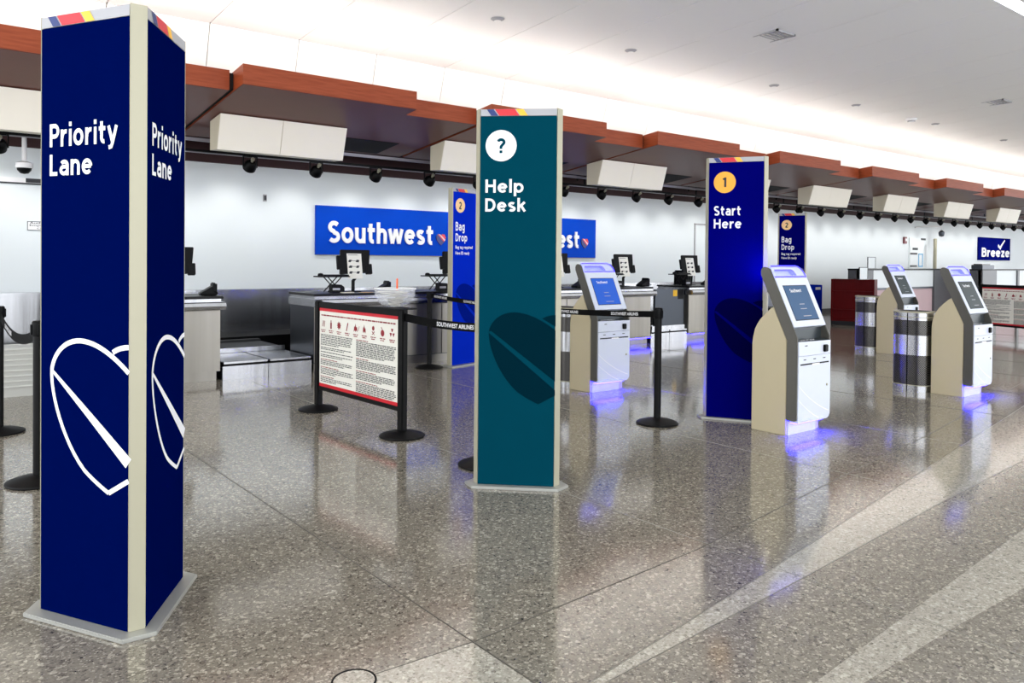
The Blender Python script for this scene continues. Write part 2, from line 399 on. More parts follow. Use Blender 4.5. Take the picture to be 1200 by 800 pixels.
# sloping white ceiling of long panels, with a light slot
SL = 0.071
cz = lambda y: 4.74 + SL * (11 - y)
ceil = struct(MB().add([(XL, YB, cz(YB) + .05), (XR, YB, cz(YB) + .05), (XR, 11.06, cz(11) + .05), (XL, 11.06, cz(11) + .05),
                        (XL, YB, cz(YB) + .15), (XR, YB, cz(YB) + .15), (XR, 11.06, cz(11) + .15), (XL, 11.06, cz(11) + .15)],
                       [(3, 2, 1, 0), (4, 5, 6, 7), (0, 1, 5, 4), (1, 2, 6, 5), (2, 3, 7, 6), (3, 0, 4, 7)]), 'ceiling', 'gap_dark')
PW, G = 1.277, 0.006
def cpanel(x, y0, y1, name, first={}):
    k = (y0, y1)
    if k not in first:
        mb = MB().add([(G, y0, cz(y0)), (PW - G, y0, cz(y0)), (PW - G, y1, cz(y1)), (G, y1, cz(y1)),
                       (G, y0, cz(y0) + .04), (PW - G, y0, cz(y0) + .04), (PW - G, y1, cz(y1) + .04), (G, y1, cz(y1) + .04)],
                      [(3, 2, 1, 0), (4, 5, 6, 7), (0, 1, 5, 4), (1, 2, 6, 5), (2, 3, 7, 6), (3, 0, 4, 7)])
        first[k] = mb.build(name, 'ceiling_white', ceil); first[k].location.x = x
    else:
        o = first[k].copy(); COL.objects.link(o); o.location.x = x
k = -7
while 3.404 + PW * (k + 1) < XR:
    x = 3.404 + PW * k
    cpanel(x, 4.44, 11.0, 'ceiling_panel'); cpanel(x, YB + 0.1, 4.22, 'ceiling_panel')
    k += 1
cv = struct(MB().prism([(11.04, 4.80), (11.36, 3.75), (11.50, 3.75), (11.2, 4.80)], XL, XR, 'x'), 'wall_cove', 'gap_dark')
c0 = None; k = -7
while 3.404 + PW * (k + 1) < XR:
    if c0 is None:
        c0 = MB().prism([(11.0, 4.738), (11.03, 4.738), (11.335, 3.75), (11.29, 3.75)], G, PW - G, 'x').build('cove_panel', 'cove_white', cv); o = c0
    else:
        o = c0.copy(); COL.objects.link(o)
    o.location.x = 3.404 + PW * k; k += 1
slot = thing('ceiling_light_slot', 'long bright linear light slot in the white ceiling at top right', 'ceiling light', (0, 4.33, cz(4.33)))
MB().box(XL + .2, -0.10, 0.012, XR - .2, 0.10, 0.03).build('diffuser', 'slot_light', slot)
for s in (-1, 1): MB().box(XL + .2, s * 0.105 - .004, -0.004 - s * SL * .1, XR - .2, s * 0.105 + .004, 0.04).build('slot_edge', 'print_grey', slot)
# ceiling fittings
for i, (x, y) in enumerate([(6.615, 8.742), (9.245, 8.689), (13.154, 8.653), (16.112, 8.608), (19.72, 8.54), (23.685, 8.47)]):
    d = thing('ceiling_downlight', '%s small round white ceiling fitting counted from the left' % ORD[i], 'ceiling fitting', (x, y, cz(y)), group='round ceiling fittings')
    MB().lathe([(0.001, -0.035), (0.055, -0.03), (0.085, -0.012), (0.10, 0.0)], 20).build('ring', 'print_grey', d, smooth=True)
    MB().lathe([(0.001, -0.038), (0.05, -0.036), (0.05, -0.03)], 16).build('lens', 'letter_white', d)
d = thing('smoke_detector', 'white smoke detector on the ceiling among the round fittings', 'smoke detector', (18.596, 8.589, cz(8.589)))
MB().lathe([(0.001, -0.09), (0.06, -0.085), (0.08, -0.05), (0.12, -0.04), (0.12, 0.0)], 20).build('housing', 'print_white', d, smooth=True)
MB().lathe([(0.082, -0.07), (0.085, -0.06), (0.082, -0.052)], 20).build('grille', 'print_grey', d)
for i, (x, y, lab) in enumerate([(10.62, 7.02, 'square slatted air vent in the ceiling above the start here pillar'), (18.67, 6.85, 'square slatted air vent in the ceiling at far right')]):
    d = thing('ceiling_vent', lab, 'air vent', (x, y, cz(y)), group='ceiling vents')
    w = 0.24
    for (a, b, c, e) in ((-w, -w, w, -w + .03), (-w, w - .03, w, w), (-w, -w, -w + .03, w), (w - .03, -w, w, w)):
        MB().box(a, b, -0.014, c, e, 0.03).build('frame', 'print_grey', d)
    for j in range(6): MB().box(-w + .03, -w + .05 + j * .068, -0.01, w - .03, -w + .075 + j * .068, 0.02).build('slat', 'print_grey', d)

# wooden canopies over the counters
starts = [-4.2, -0.42, 3.28, 6.98, 10.67, 14.46, 18.31, 22.33, 26.29, 30.2, 34.1, 38.0, 41.9]
CS = 0.115
zb = lambda y: 3.60 - CS * (y - 9.5)
def slab(mb, x0, x1, y0, y1, t=0.24, off=0.0):
    mb.add([(x0, y0, zb(y0) + off), (x1, y0, zb(y0) + off), (x1, y1, zb(y1) + off), (x0, y1, zb(y1) + off),
            (x0, y0, zb(y0) + off + t), (x1, y0, zb(y0) + off + t), (x1, y1, zb(y1) + off + t), (x0, y1, zb(y1) + off + t)],
           [(3, 2, 1, 0), (4, 5, 6, 7), (0, 1, 5, 4), (1, 2, 6, 5), (2, 3, 7, 6), (3, 0, 4, 7)])
    return mb
for i in range(len(starts) - 1):
    x0, x1 = starts[i], starts[i + 1]
    W = x1 - x0
    c = thing('canopy', '%s wooden ceiling canopy panel from the left above the counters' % ORD[i], 'canopy', (x0, 0, 0), group='wooden canopies')
    XS = 2.41 if W > 3 else 2
    slab(MB(), 0.0, XS, 9.35, 11.93, 0.24).build('front_slab', 'canopy_wood', c)
    slab(MB(), XS + .001, W - 0.06, 9.65, 11.93, 0.24).build('set_back_slab', 'canopy_wood', c)
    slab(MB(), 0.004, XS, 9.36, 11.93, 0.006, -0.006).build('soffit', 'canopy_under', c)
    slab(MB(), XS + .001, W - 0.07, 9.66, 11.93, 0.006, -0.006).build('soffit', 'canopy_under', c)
    slab(MB(), 1.3, 3.15, 11.1, 11.85, 0.006, -0.012).build('painted_opening', 'plenum', c)  # flush black plate, paints the darkness of a hole in the soffit
    slab(MB(), W - 0.059, W - 0.001, 9.69, 11.93, 0.2, 0.02).build('gap_shade_slab', 'plenum', c)  # black slab added so the gap between canopies reads as dark shade
    l = thing('cove_uplight', 'hidden linear uplight on top of the %s canopy from the left' % ORD[i], 'light fixture', (x0, 10.05, zb(10.05) + 0.24 + 0.04), group='cove uplights')
    l.rotation_euler = (R(10), 0, 0)
    MB().box(0.1, -0.13, 0.0, W - 0.15, 0.13, 0.04).build('housing', 'print_white', l)
    MB().box(0.12, -0.12, 0.04, W - 0.17, 0.12, 0.045).build('diffuser', 'cove_lamp', l)
    MB().box(0.3, -0.03, -0.05, 0.36, 0.03, 0.0).build('bracket', 'print_white', l); MB().box(W - 0.4, -0.03, -0.05, W - 0.34, 0.03, 0.0).build('bracket', 'print_white', l)
# flight display housings hanging out of the canopies
bl = [-3.9, -0.2, 3.42, 6.98, 10.55, 14.2, 17.87, 21.65, 25.46, 29.46]
for i, x in enumerate(bl):
    d = thing('display_housing', '%s white double display housing from the left under the canopies' % ORD[i], 'display', (x, 10.73, 3.0), group='display housings')
    W = 1.84
    th = 0.30
    MB().prism([(0.012, 0.0), (th, 0.01), (th, 0.406), (-0.125, 0.455)], 0, W, 'x').build('housing', 'display_side', d)
    for a, b in ((0.004, W * .47), (W * .47 + .008, W - .004)):
        MB().prism([(0.0, -0.006), (0.012, -0.006), (-0.125, 0.455), (-0.137, 0.457)], a, b, 'x').build('display_panel', 'display_white', d)
# lighting track and rails behind the canopies
for j, (y, z, h, m, lab) in enumerate([(12.0, 3.10, 0.035, 'black_metal', 'long black lighting track carrying the wall spotlights'), (11.6, 3.2, 0.045, 'beam_grey', 'slim grey steel rail under the back edge of the canopies'), (12.42, 3.14, 0.05, 'beam_grey', 'long grey steel rail behind the lighting track'), (12.65, 3.22, 0.07, 'bulkhead', 'dark red steel rail close to the wall')]):
    t = thing('track_rail', lab, 'rail', (0, y, z))
    MB().box(XL, -0.025, 0, XR, 0.025, h).build('rail', m, t)
    for q in range(-1, 13):
        MB().box(q * 3.8 + .4, -0.012, h, q * 3.8 + .43, 0.012, (3.72 if y > 11.93 else zb(y) - 0.012) - z).build('hanger', 'black_metal', t)
sp0 = None
for i in range(33):
    x = 4.324 + 1.085 * (i - 3)
    lab = '%s black track spotlight from the left facing the back wall' % ORD[i]
    if sp0 is None:
        sp0 = thing('track_spotlight', lab, 'spotlight', (x, 12.0, 2.95), group='track spotlights')
        T = Matrix.Rotation(R(52), 4, 'X')
        MB().lathe([(0.001, -0.10), (0.05, -0.10), (0.085, -0.06), (0.10, 0.0), (0.10, 0.05), (0.085, 0.055), (0.08, 0.02), (0.001, 0.015)], 18, T @ Matrix.Rotation(R(180), 4, 'X')).build('lamp_head', 'black_metal', sp0, smooth=True)
        MB().lathe([(0.001, -0.03), (0.075, -0.03), (0.075, -0.04), (0.001, -0.042)], 18, T).build('lens', 'bulb', sp0)
        for s in (-1, 1): MB().box(s * .105 - .008, -.012, -.02, s * .105 + .008, .012, .15).build('yoke_arm', 'black_metal', sp0)
        MB().box(-.113, -.02, .135, .113, .02, .152).build('yoke_bar', 'black_metal', sp0)
        MB().lathe([(0.018, -0.09), (0.018, -0.04), (0.028, -0.035), (0.028, 0.0)], 10, T @ Matrix.Translation((0, 0, .17))).build('lamp_neck', 'alu', sp0)
        ld = bpy.data.lights.new('spot', 'SPOT'); ld.energy = SPOT_WATTS; ld.spot_size = R(95); ld.spot_blend = 1.0; ld.color = (1, 0.97, 0.92); ld.shadow_soft_size = 0.06
        lo = bpy.data.objects.new('spot_lamp', ld); COL.objects.link(lo); lo.parent = sp0; lo.location = (0, 0.06, -0.05); lo.rotation_euler = (R(40), 0, 0)
        o = sp0
    else:
        o = copy_tree(sp0); o['label'] = lab; o.location = (x, 12.0, 2.95)

# ------------------------------------------------------------------ sign pillars
PWID, CH = 0.525, 0.068
RIN = (PWID + 2 * CH) / (2 * math.sqrt(3))
HT = 2.57
def hexpts(off=0.0):
    pts = []
    for k in range(3):
        a = R(120 * k); r = RIN + off
        # panel ends, keep chamfer direction
        hw = PWID / 2 + off * 0.5774 + 0.0
        for s in (-1, 1):
            x, y = s * hw, -r
            pts.append((x * math.cos(a) - y * math.sin(a), x * math.sin(a) + y * math.cos(a)))
    return pts
def bez(p0, p1, p2, p3, n=12):
    return [tuple((1 - t) ** 3 * a + 3 * (1 - t) ** 2 * t * b + 3 * (1 - t) * t * t * c + t ** 3 * d for a, b, c, d in zip(p0, p1, p2, p3)) for t in [i / n for i in range(n + 1)]]
def hx(x, y): return (min(PWID, (x - 108) / 828.0), 1.165 - (y - 150) * 0.00116)
# heart emblem outline in panel coordinates
H_TOP = [hx(*p) for p in bez((168, 240), (178, 180), (230, 128), (310, 126)) + bez((310, 126), (390, 126), (470, 170), (543, 228))[1:]]
H_LOBE2 = [hx(*p) for p in bez((468, 160), (490, 146), (515, 139), (543, 138))]
H_LOW = [hx(*p) for p in bez((168, 236), (160, 330), (230, 500), (330, 590)) + bez((330, 590), (370, 620), (410, 640), (450, 660))[1:]]
H_TIP = [hx(450, 660), hx(543, 606)]
def heart_filled(mb, T):
    up_ = H_TOP + [hx(543, 525), hx(182, 238)]
    mb.flat(up_, 0, T); mb.flat(H_LOBE2 + [hx(543, 205)], 0, T)
    mb.flat(H_LOW + [hx(543, 606), hx(543, 575), hx(170, 250)], 0, T)
def heart_outline(mb, T):
    mb.stroke(H_TOP, 0.021, T=T); mb.stroke(H_LOBE2, 0.021, T=T); mb.stroke(H_LOW, 0.018, T=T)
    mb.stroke(H_TIP, 0.02, T=T); mb.stroke([hx(170, 242), hx(360, 395), hx(543, 545)], 0.014, 0.05, T=T)
def tower(label, loc, d, pm, lines, badge=None, heart=None, hm='print_white', small=(), blade=False):
    t = thing('sign_pillar', label, 'sign pillar', (loc[0], loc[1], 0), R(d), 'three-sided sign pillars')
    TH = 0.075; hw = PWID / 2
    if blade:
        MB().prism([(-hw - .09, -.12), (hw + .09, -.12), (hw + .09, .12), (-hw - .09, .12)], 0.0, 0.018).build('base_plate', 'plate_grey', t, bev=0.004)
        MB().box(-hw, -TH / 2 + .012, .018, hw, TH / 2 - .012, HT - .005).build('core', 'black_metal', t)
        for s_ in (-1, 1): MB().box(s_ * (hw + .012) - .012, -TH / 2, .018, s_ * (hw + .012) + .012, TH / 2, HT).build('edge_strip', 'alu', t, bev=0.002)
        faces = [((-hw, -TH / 2), 0), ((hw, TH / 2), 180)]
    else:
        MB().prism(hexpts(0.055), 0.0, 0.018).build('base_plate', 'plate_grey', t, bev=0.004)
        MB().prism(hexpts(-0.012), 0.018, HT - 0.005).build('core', 'black_metal', t)
        P = hexpts(0.0); Pi = hexpts(-0.02)
        for k in range(3):
            i, j = 2 * k + 1, (2 * k + 2) % 6
            MB().prism([P[i], P[j], Pi[j], Pi[i]], 0.018, HT).build('corner_strip', 'alu', t, bev=0.002)
        faces = [(P[2 * k], 120 * k) for k in range(3)]
    for (px_, py_), deg in faces:
        a = R(deg); u = (math.cos(a), math.sin(a)); n = (math.sin(a), -math.cos(a))
        o = (px_, py_, 0)
        F = FM(o, u, n)
        pn = MB().box(0.004, 0.02, -0.01, PWID - 0.004, 2.517, -0.002, F).build('panel', pm, t)
        hd = MB().box(0.004, 2.520, -0.01, PWID - 0.004, HT - 0.004, -0.002, F).build('header', 'print_grey', t)
        for (f0, f1, m) in ((0.085, 0.175, 'print_navy'), (0.19, 0.45, 'print_red'), (0.462, 0.56, 'print_yellow')):
            MB().flat([((f0 + .06) * PWID, 2.521), ((f1 + .06) * PWID, 2.521), (f1 * PWID, HT - .005), (f0 * PWID, HT - .005)], 0.0, F).build('stripe', m, hd, closed=False)
        mb = MB()
        for s, rc, b in lines: letters_into(mb, s, rc, 0.0, F)
        mb.build('lettering', 'print_white', pn, closed=False)
        if small:
            mb = MB()
            for s, rc, b in small: text_into(mb, s, rc, 0.0, F, b)
            mb.build('small_lettering', 'print_white', pn, closed=False)
        if badge:
            ch, bm_, im, cx, cy, r, rc = badge
            MB().flat(circle(cx, cy, r), 0.0, F).build('badge', bm_, pn, closed=False)
            mb = MB(); letters_into(mb, ch, rc, 0.001, F, 0.14); mb.build('badge_symbol', im, pn, closed=False)
        mb = MB(); Fh = F @ Matrix.Translation((0, 0, -0.0005))
        (heart_outline if heart == 'outline' else heart_filled)(mb, Fh)
        mb.build('heart_emblem', hm, pn, closed=False)
    return t
tower('navy three-sided pillar reading Priority Lane with white heart outline', (0.793, 3.768), -61.5, 'navy',
      [('Priority', (0.058, 1.985, 0.462, 2.112), 0.045), ('Lane', (0.058, 1.888, 0.315, 1.978), 0.045)], heart='outline')
def from_mid(mx_, my_, d): return (mx_ - math.sin(R(d)) * RIN, my_ + math.cos(R(d)) * RIN)
tower('teal three-sided pillar reading Help Desk with question mark badge', from_mid(3.3145, 4.1335, -44.5), -44.5, 'teal',
      [('Help', (0.040, 1.978, 0.300, 2.094), 0.045), ('Desk', (0.040, 1.874, 0.318, 1.966), 0.045)],
      badge=('?', 'print_white', 'teal', 0.145, 2.319, 0.106, (0.115, 2.268, 0.175, 2.368)), heart='fill', hm='teal_dark')
d = -60.0
tower('navy blue pillar reading Start Here with orange number one badge', from_mid(6.315 + PWID / 2 * math.cos(R(d)), 4.872 + PWID / 2 * math.sin(R(d)), d), d, 'navy_bright',
      [('Start', (0.055, 2.0, 0.315, 2.094), 0.045), ('Here', (0.055, 1.874, 0.318, 1.966), 0.045)],
      badge=('1', 'print_amber', 'print_ink', 0.155, 2.325, 0.105, (0.128, 2.278, 0.172, 2.372)), heart='fill', hm='navy_dark')
BD = dict(lines=[('Bag', (0.055, 1.925, 0.255, 2.085), 0.045), ('Drop', (0.055, 1.775, 0.315, 1.92), 0.045)],
          badge=('2', 'print_peach', 'print_ink', 0.155, 2.325, 0.105, (0.12, 2.27, 0.19, 2.375)), heart='fill',
          small=[('Bag tag required', (0.055, 1.685, 0.44, 1.745), 0.02), ('Have ID ready', (0.055, 1.60, 0.37, 1.66), 0.02)])
d = 15.0
tower('bright blue Bag Drop pillar in front of the left wall sign', (6.545, 9.44), d, 'bag_blue', hm='bag_blue_dark', blade=True, **BD)
tower('dark blue Bag Drop pillar standing behind the start here kiosk', (14.75, 9.22), -73, 'navy_bright', hm='navy_dark', blade=True, **BD)

# ------------------------------------------------------------------ stanchions and belts
def post_parts(t, x, y, square=False, h=1.10):
    T = Matrix.Translation((x, y, 0))
    MB().lathe([(0.0001, 0.0), (0.195, 0.0), (0.20, 0.008), (0.197, 0.016), (0.15, 0.034), (0.06, 0.052), (0.045, 0.056)], 36, T).build('base', 'black_metal', t, smooth=True)
    if square: MB().box(x - 0.042, y - 0.028, 0.05, x + 0.042, y + 0.028, h).build('post', 'black_metal', t, bev=0.008)
    else: MB().lathe([(0.034, 0.05), (0.034, h - 0.10), (0.034, h - .02), (0.030, h)], 20, T).build('post', 'black_metal', t, smooth=True)
def stanchion(label, x, y, h=1.10):
    t = thing('stanchion_post', label, 'stanchion', (x, y, 0), group='belt stanchions')
    post_parts(t, 0, 0, h=h)
    MB().lathe([(0.040, h - 0.10), (0.042, h - 0.095), (0.042, h - 0.005), (0.034, h + 0.004), (0.001, h + 0.006)], 20).build('belt_cassette', 'black_plastic', t, smooth=True)
    for k in range(4):
        T = Matrix.Rotation(R(90 * k), 4, 'Z'); MB().box(-0.012, 0.036, h - 0.09, 0.012, 0.05, h - 0.02, T).build('belt_clip', 'black_plastic', t)
    return t
def belt(t, a, b, z0, z1, sag=0.03, hgt=0.05, words=((0.3, 0.62),)):
    """belt from a to b (local to its stanchion)"""
    a = Vector(a); b = Vector(b); L_ = (b - a).length; u = (b - a).normalized(); n = Vector((u.y, -u.x))
    N_ = 24; mb = MB(); vs = []; fs = []
    def P(s, zoff, off):
        q = a + (b - a) * s; z = z0 + (z1 - z0) * s - sag * 4 * s * (1 - s)
        return (q.x + n.x * off, q.y + n.y * off, z + zoff)
    for i in range(N_ + 1):
        s = i / N_
        vs += [P(s, -hgt / 2, .0012), P(s, hgt / 2, .0012), P(s, hgt / 2, -.0012), P(s, -hgt / 2, -.0012)]
    for i in range(N_):
        for k in range(4):
            fs.append((i * 4 + k, i * 4 + (k + 1) % 4, i * 4 + 4 + (k + 1) % 4, i * 4 + 4 + k))
    bo = mb.add(vs, fs).build('belt', 'belt', t)
    for (s0, s1) in words:
        v, f = text_geo('SOUTHWEST AIRLINES', 0.02, 0.0)
        x0 = min(q[0] for q in v); x1 = max(q[0] for q in v); y0 = min(q[1] for q in v); y1 = max(q[1] for q in v)
        vv = []
        for (x, y, z) in v:
            s = s0 + (x - x0) / (x1 - x0) * (s1 - s0)
            vv.append(P(s, (y - y0) / (y1 - y0) * hgt * .5 - hgt * .25, 0.0022))
        MB().add(vv, f).build('belt_lettering', 'print_white', bo, closed=False)
    return bo
sA = stanchion('black belt stanchion at the left edge of the photo', 0.729, 8.10)
sB = stanchion('black belt stanchion just left of the priority lane pillar', 0.782, 6.177)
belt(sA, (0.003, -0.05), (0.05, -1.88), 1.02, 1.02, 0.11, 0.075, ((0.16, 0.36),))
sC = stanchion('black stanchion with round base beside the bright blue bag drop pillar', 5.98, 9.435, 1.08)
sD = stanchion('black stanchion mostly hidden behind the help desk pillar', 3.50, 4.74, 1.10)
sE = stanchion('black stanchion standing free between the front kiosks and help desk pillar', 5.722, 4.982, 1.10)
belt(sE, (0.25, 4.40), (0.0, 0.05), 1.03, 1.04, 0.06, 0.06, ((0.02, 0.1), (0.2, 0.28), (0.42, 0.5), (0.66, 0.74), (0.86, 0.95)))

# ------------------------------------------------------------------ hazardous goods sign boards
def pict(kind, cx, cy, s):
    """a small pictogram made of flat polygons"""
    P = []
    if kind == 0:
        for k in range(3):
            P.append([(cx - s * .6 + k * s * .5, cy - s * .7), (cx - s * .42 + k * s * .5, cy - s * .7), (cx - s * .05 + k * s * .45, cy + s * .7), (cx - s * .22 + k * s * .45, cy + s * .7)])
    elif kind == 1:
        P += [[(cx - s * .35, cy - s), (cx + s * .35, cy - s), (cx + s * .35, cy + s * .5), (cx - s * .35, cy + s * .5)], [(cx - s * .2, cy + s * .58), (cx + s * .2, cy + s * .58), (cx + s * .2, cy + s * .95), (cx - s * .2, cy + s * .95)]]
    elif kind == 2:
        st = []
        for i in range(20):
            r = s * (1.0 if i % 2 == 0 else .6); st.append((cx + r * math.cos(i * math.pi / 10), cy + r * math.sin(i * math.pi / 10)))
        P.append(st)
    elif kind == 3:
        P.append([(cx - s * .5, cy - s), (cx - s * .1, cy - s), (cx + s * .5, cy + s * .7), (cx + s * .35, cy + s), (cx + s * .05, cy + s * .7)])
    elif kind in (4, 5):
        w = .8 if kind == 4 else .62
        P.append([(cx - s * w, cy - s * .9), (cx - s * .3, cy - s * .5), (cx, cy - s * .9), (cx + s * .3, cy - s * .5), (cx + s * w, cy - s * .9), (cx + s * w * .8, cy + s * .2), (cx + s * .2, cy + s * .2), (cx, cy + s), (cx - s * .3, cy + s * .2), (cx - s * w * .7, cy + s * .4)])
        if kind == 4: P += [[(cx + s * 1.1, cy - s * .6), (cx + s * 1.25, cy - s * .6), (cx + s * 1.7, cy + s * .4), (cx + s * 1.55, cy + s * .5)]]
    elif kind == 6:
        P.append(circle(cx, cy + s * .45, s * .5, 14))
        for q in (1, -1): P.append([(cx - q * s * .6, cy - s * .95), (cx - q * s * .4, cy - s), (cx + q * s * .6, cy - s * .3), (cx + q * s * .45, cy - s * .15)])
    elif kind == 7:
        P.append(circle(cx, cy - s * .3, s * .7, 16)); P.append([(cx - s * .1, cy + s * .3), (cx + s * .15, cy + s * .3), (cx - s * .4, cy + s), (cx - s * .6, cy + s * .9)])
    else:
        for k in range(3):
            a = R(90 + 120 * k); P.append([(cx + s * .25 * math.cos(a - .5), cy + s * .25 * math.sin(a - .5)), (cx + s * math.cos(a - .5), cy + s * math.sin(a - .5)), (cx + s * math.cos(a + .5), cy + s * math.sin(a + .5)), (cx + s * .25 * math.cos(a + .5), cy + s * .25 * math.sin(a + .5))])
    return P
def hazard_sign(label, a, b, seed):
    rnd = random.Random(seed)
    a = Vector(a); b = Vector(b); L_ = (b - a).length; an = math.atan2(b.y - a.y, b.x - a.x)
    t = thing('hazard_notice_stand', label, 'notice stand', (a.x, a.y, 0), an, 'hazard notice stands')
    post_parts(t, 0, 0, True, 1.115); post_parts(t, L_, 0, True, 1.115)
    x0, x1 = 0.042, L_ - 0.042
    MB().box(x0, -0.022, 1.045, x1, 0.022, 1.105).build('top_bar', 'black_metal', t, bev=0.004)
    MB().box(x0, -0.022, 0.215, x1, 0.022, 0.255).build('bottom_bar', 'black_metal', t, bev=0.004)
    MB().box(L_ - 0.36, -0.11, 1.105, L_ + 0.06, 0.11, 1.118).build('top_tray', 'black_metal', t, bev=0.004)
    bd = MB().box(x0, -0.012, 0.255, x1, 0.012, 1.045).build('board', 'paper', t)
    F = FM((0, -0.0135, 0), (1, 0), (0, -1))
    MB().flat([(x0, 1.015), (x1, 1.015), (x1, 1.045), (x0, 1.045)], 0, F).build('red_band', 'print_red', bd, closed=False)
    MB().flat([(x0, 0.255), (x1, 0.255), (x1, 0.287), (x0, 0.287)], 0, F).build('red_band', 'print_red', bd, closed=False)
    bw = x1 - x0
    def words(mb, xa, xb, z, h):
        x = xa
        while x < xb:
            w = min(rnd.uniform(.02, .07), xb - x)
            mb.flat([(x, z), (x + w, z), (x + w, z + h), (x, z + h)], 0, F); x += w + .009
    mb = MB(); words(mb, x0 + .04, x1 - .05, 0.968, 0.013); mb.build('title_line', 'print_maroon', bd, closed=False)
    for i in range(9):
        cx = x0 + bw * (0.055 + 0.109 * i)
        mb = MB()
        for p in pict(i, cx, 0.89, 0.043): mb.flat(p, 0, F)
        mb.build('pictogram', 'print_maroon', bd, closed=False)
        mb = MB(); words(mb, cx - .045, cx + .045, 0.822, 0.009); words(mb, cx - .035, cx + .035, 0.805, 0.009); mb.build('caption', 'print_maroon', bd, closed=False)
    for xa, xb, blocks in ((x0 + .03, x0 + bw * .46, (7, 2, 1, 2, 3, 4, 3, 2)), (x0 + bw * .5, x1 - .035, (10, 6, 5, 7))):
        z = 0.775
        for bi, n_ in enumerate(blocks):
            mb = MB(); mh = MB()
            if xa > x0 + .3 or bi > 3:
                words(mh, xa, xa + (xb - xa) * rnd.uniform(.3, .6), z, 0.008); z -= .0165
                mh.build('heading_text', 'print_maroon', bd, closed=False)
            for q in range(n_):
                words(mb, xa, xa + (xb - xa) * (rnd.uniform(.45, .8) if q == n_ - 1 and n_ > 1 else rnd.uniform(.93, 1)), z, 0.0085); z -= .0165 if len(blocks) > 4 else .0145
            z -= 0.012
            mb.build('text_block', 'print_text', bd, closed=False)
            if z < 0.33: break
    return t
hz = hazard_sign('black framed hazardous goods notice stand left of the help desk pillar', (3.407, 7.471), (3.487, 5.935), 1)
belt(hz, (1.58, 0.0), (2.74, 0.0), 1.04, 1.03, 0.02, 0.07, ((0.40, 0.82),))
hazard_sign('black framed hazardous goods notice stand at the right edge', (18.75, 7.1), (18.25, 5.62), 2)
# clear bowl of paper tags on the notice stand
bx, by = 3.49, 6.08
bw_ = thing('plastic_bowl', 'clear plastic bowl of white tags on the hazard notice stand', 'bowl', (bx, by, 1.119))
prof = [(0.07, 0.0), (0.10, 0.006), (0.15, 0.05), (0.178, 0.11), (0.185, 0.165)]
MB().lathe(prof + [(r - .005, z) for r, z in prof[::-1][:-1]] + [(0.06, 0.008)], 32).build('bowl_wall', 'glassy', bw_, smooth=True)
MB().tube([(0.184 * math.cos(k * math.pi / 16), 0.184 * math.sin(k * math.pi / 16), 0.165) for k in range(32)], 0.005, 6, True).build('bowl_rim', 'letter_white', bw_, smooth=True)
rn = random.Random(5)
for i in range(42):
    z = 0.012 + i * 0.0031; rad = max(0.0, 0.055 + z * 0.75 - 0.062); a = rn.uniform(0, 6.28)
    T = Matrix.Translation((rad * math.cos(a), rad * math.sin(a), z)) @ Matrix.Rotation(rn.uniform(0, 6.28), 4, 'Z') @ Matrix.Rotation(rn.uniform(-.001, .001), 4, 'X')
    w = 0.042 + z * 0.12
    tg = MB().prism([(-w, -.02), (-w + .012, -.03), (w, -.03), (w, .03), (-w + .012, .03), (-w, .02)], 0, .0030, 'z', T).build('luggage_tag', 'tag_paper', None)
    tag(tg, 'white paper luggage tag in the clear bowl', 'luggage tag', 'tags in the bowl'); tg.location = (bx, by, 1.119)
og = MB().lathe([(0.008, 0.148), (0.008, 0.25), (0.005, 0.255)], 10).build('orange_pen', 'orange_plastic'); og.location = (bx + .01, by - .02, 1.119)
tag(og, 'orange stick poking up out of the clear bowl', 'pen')

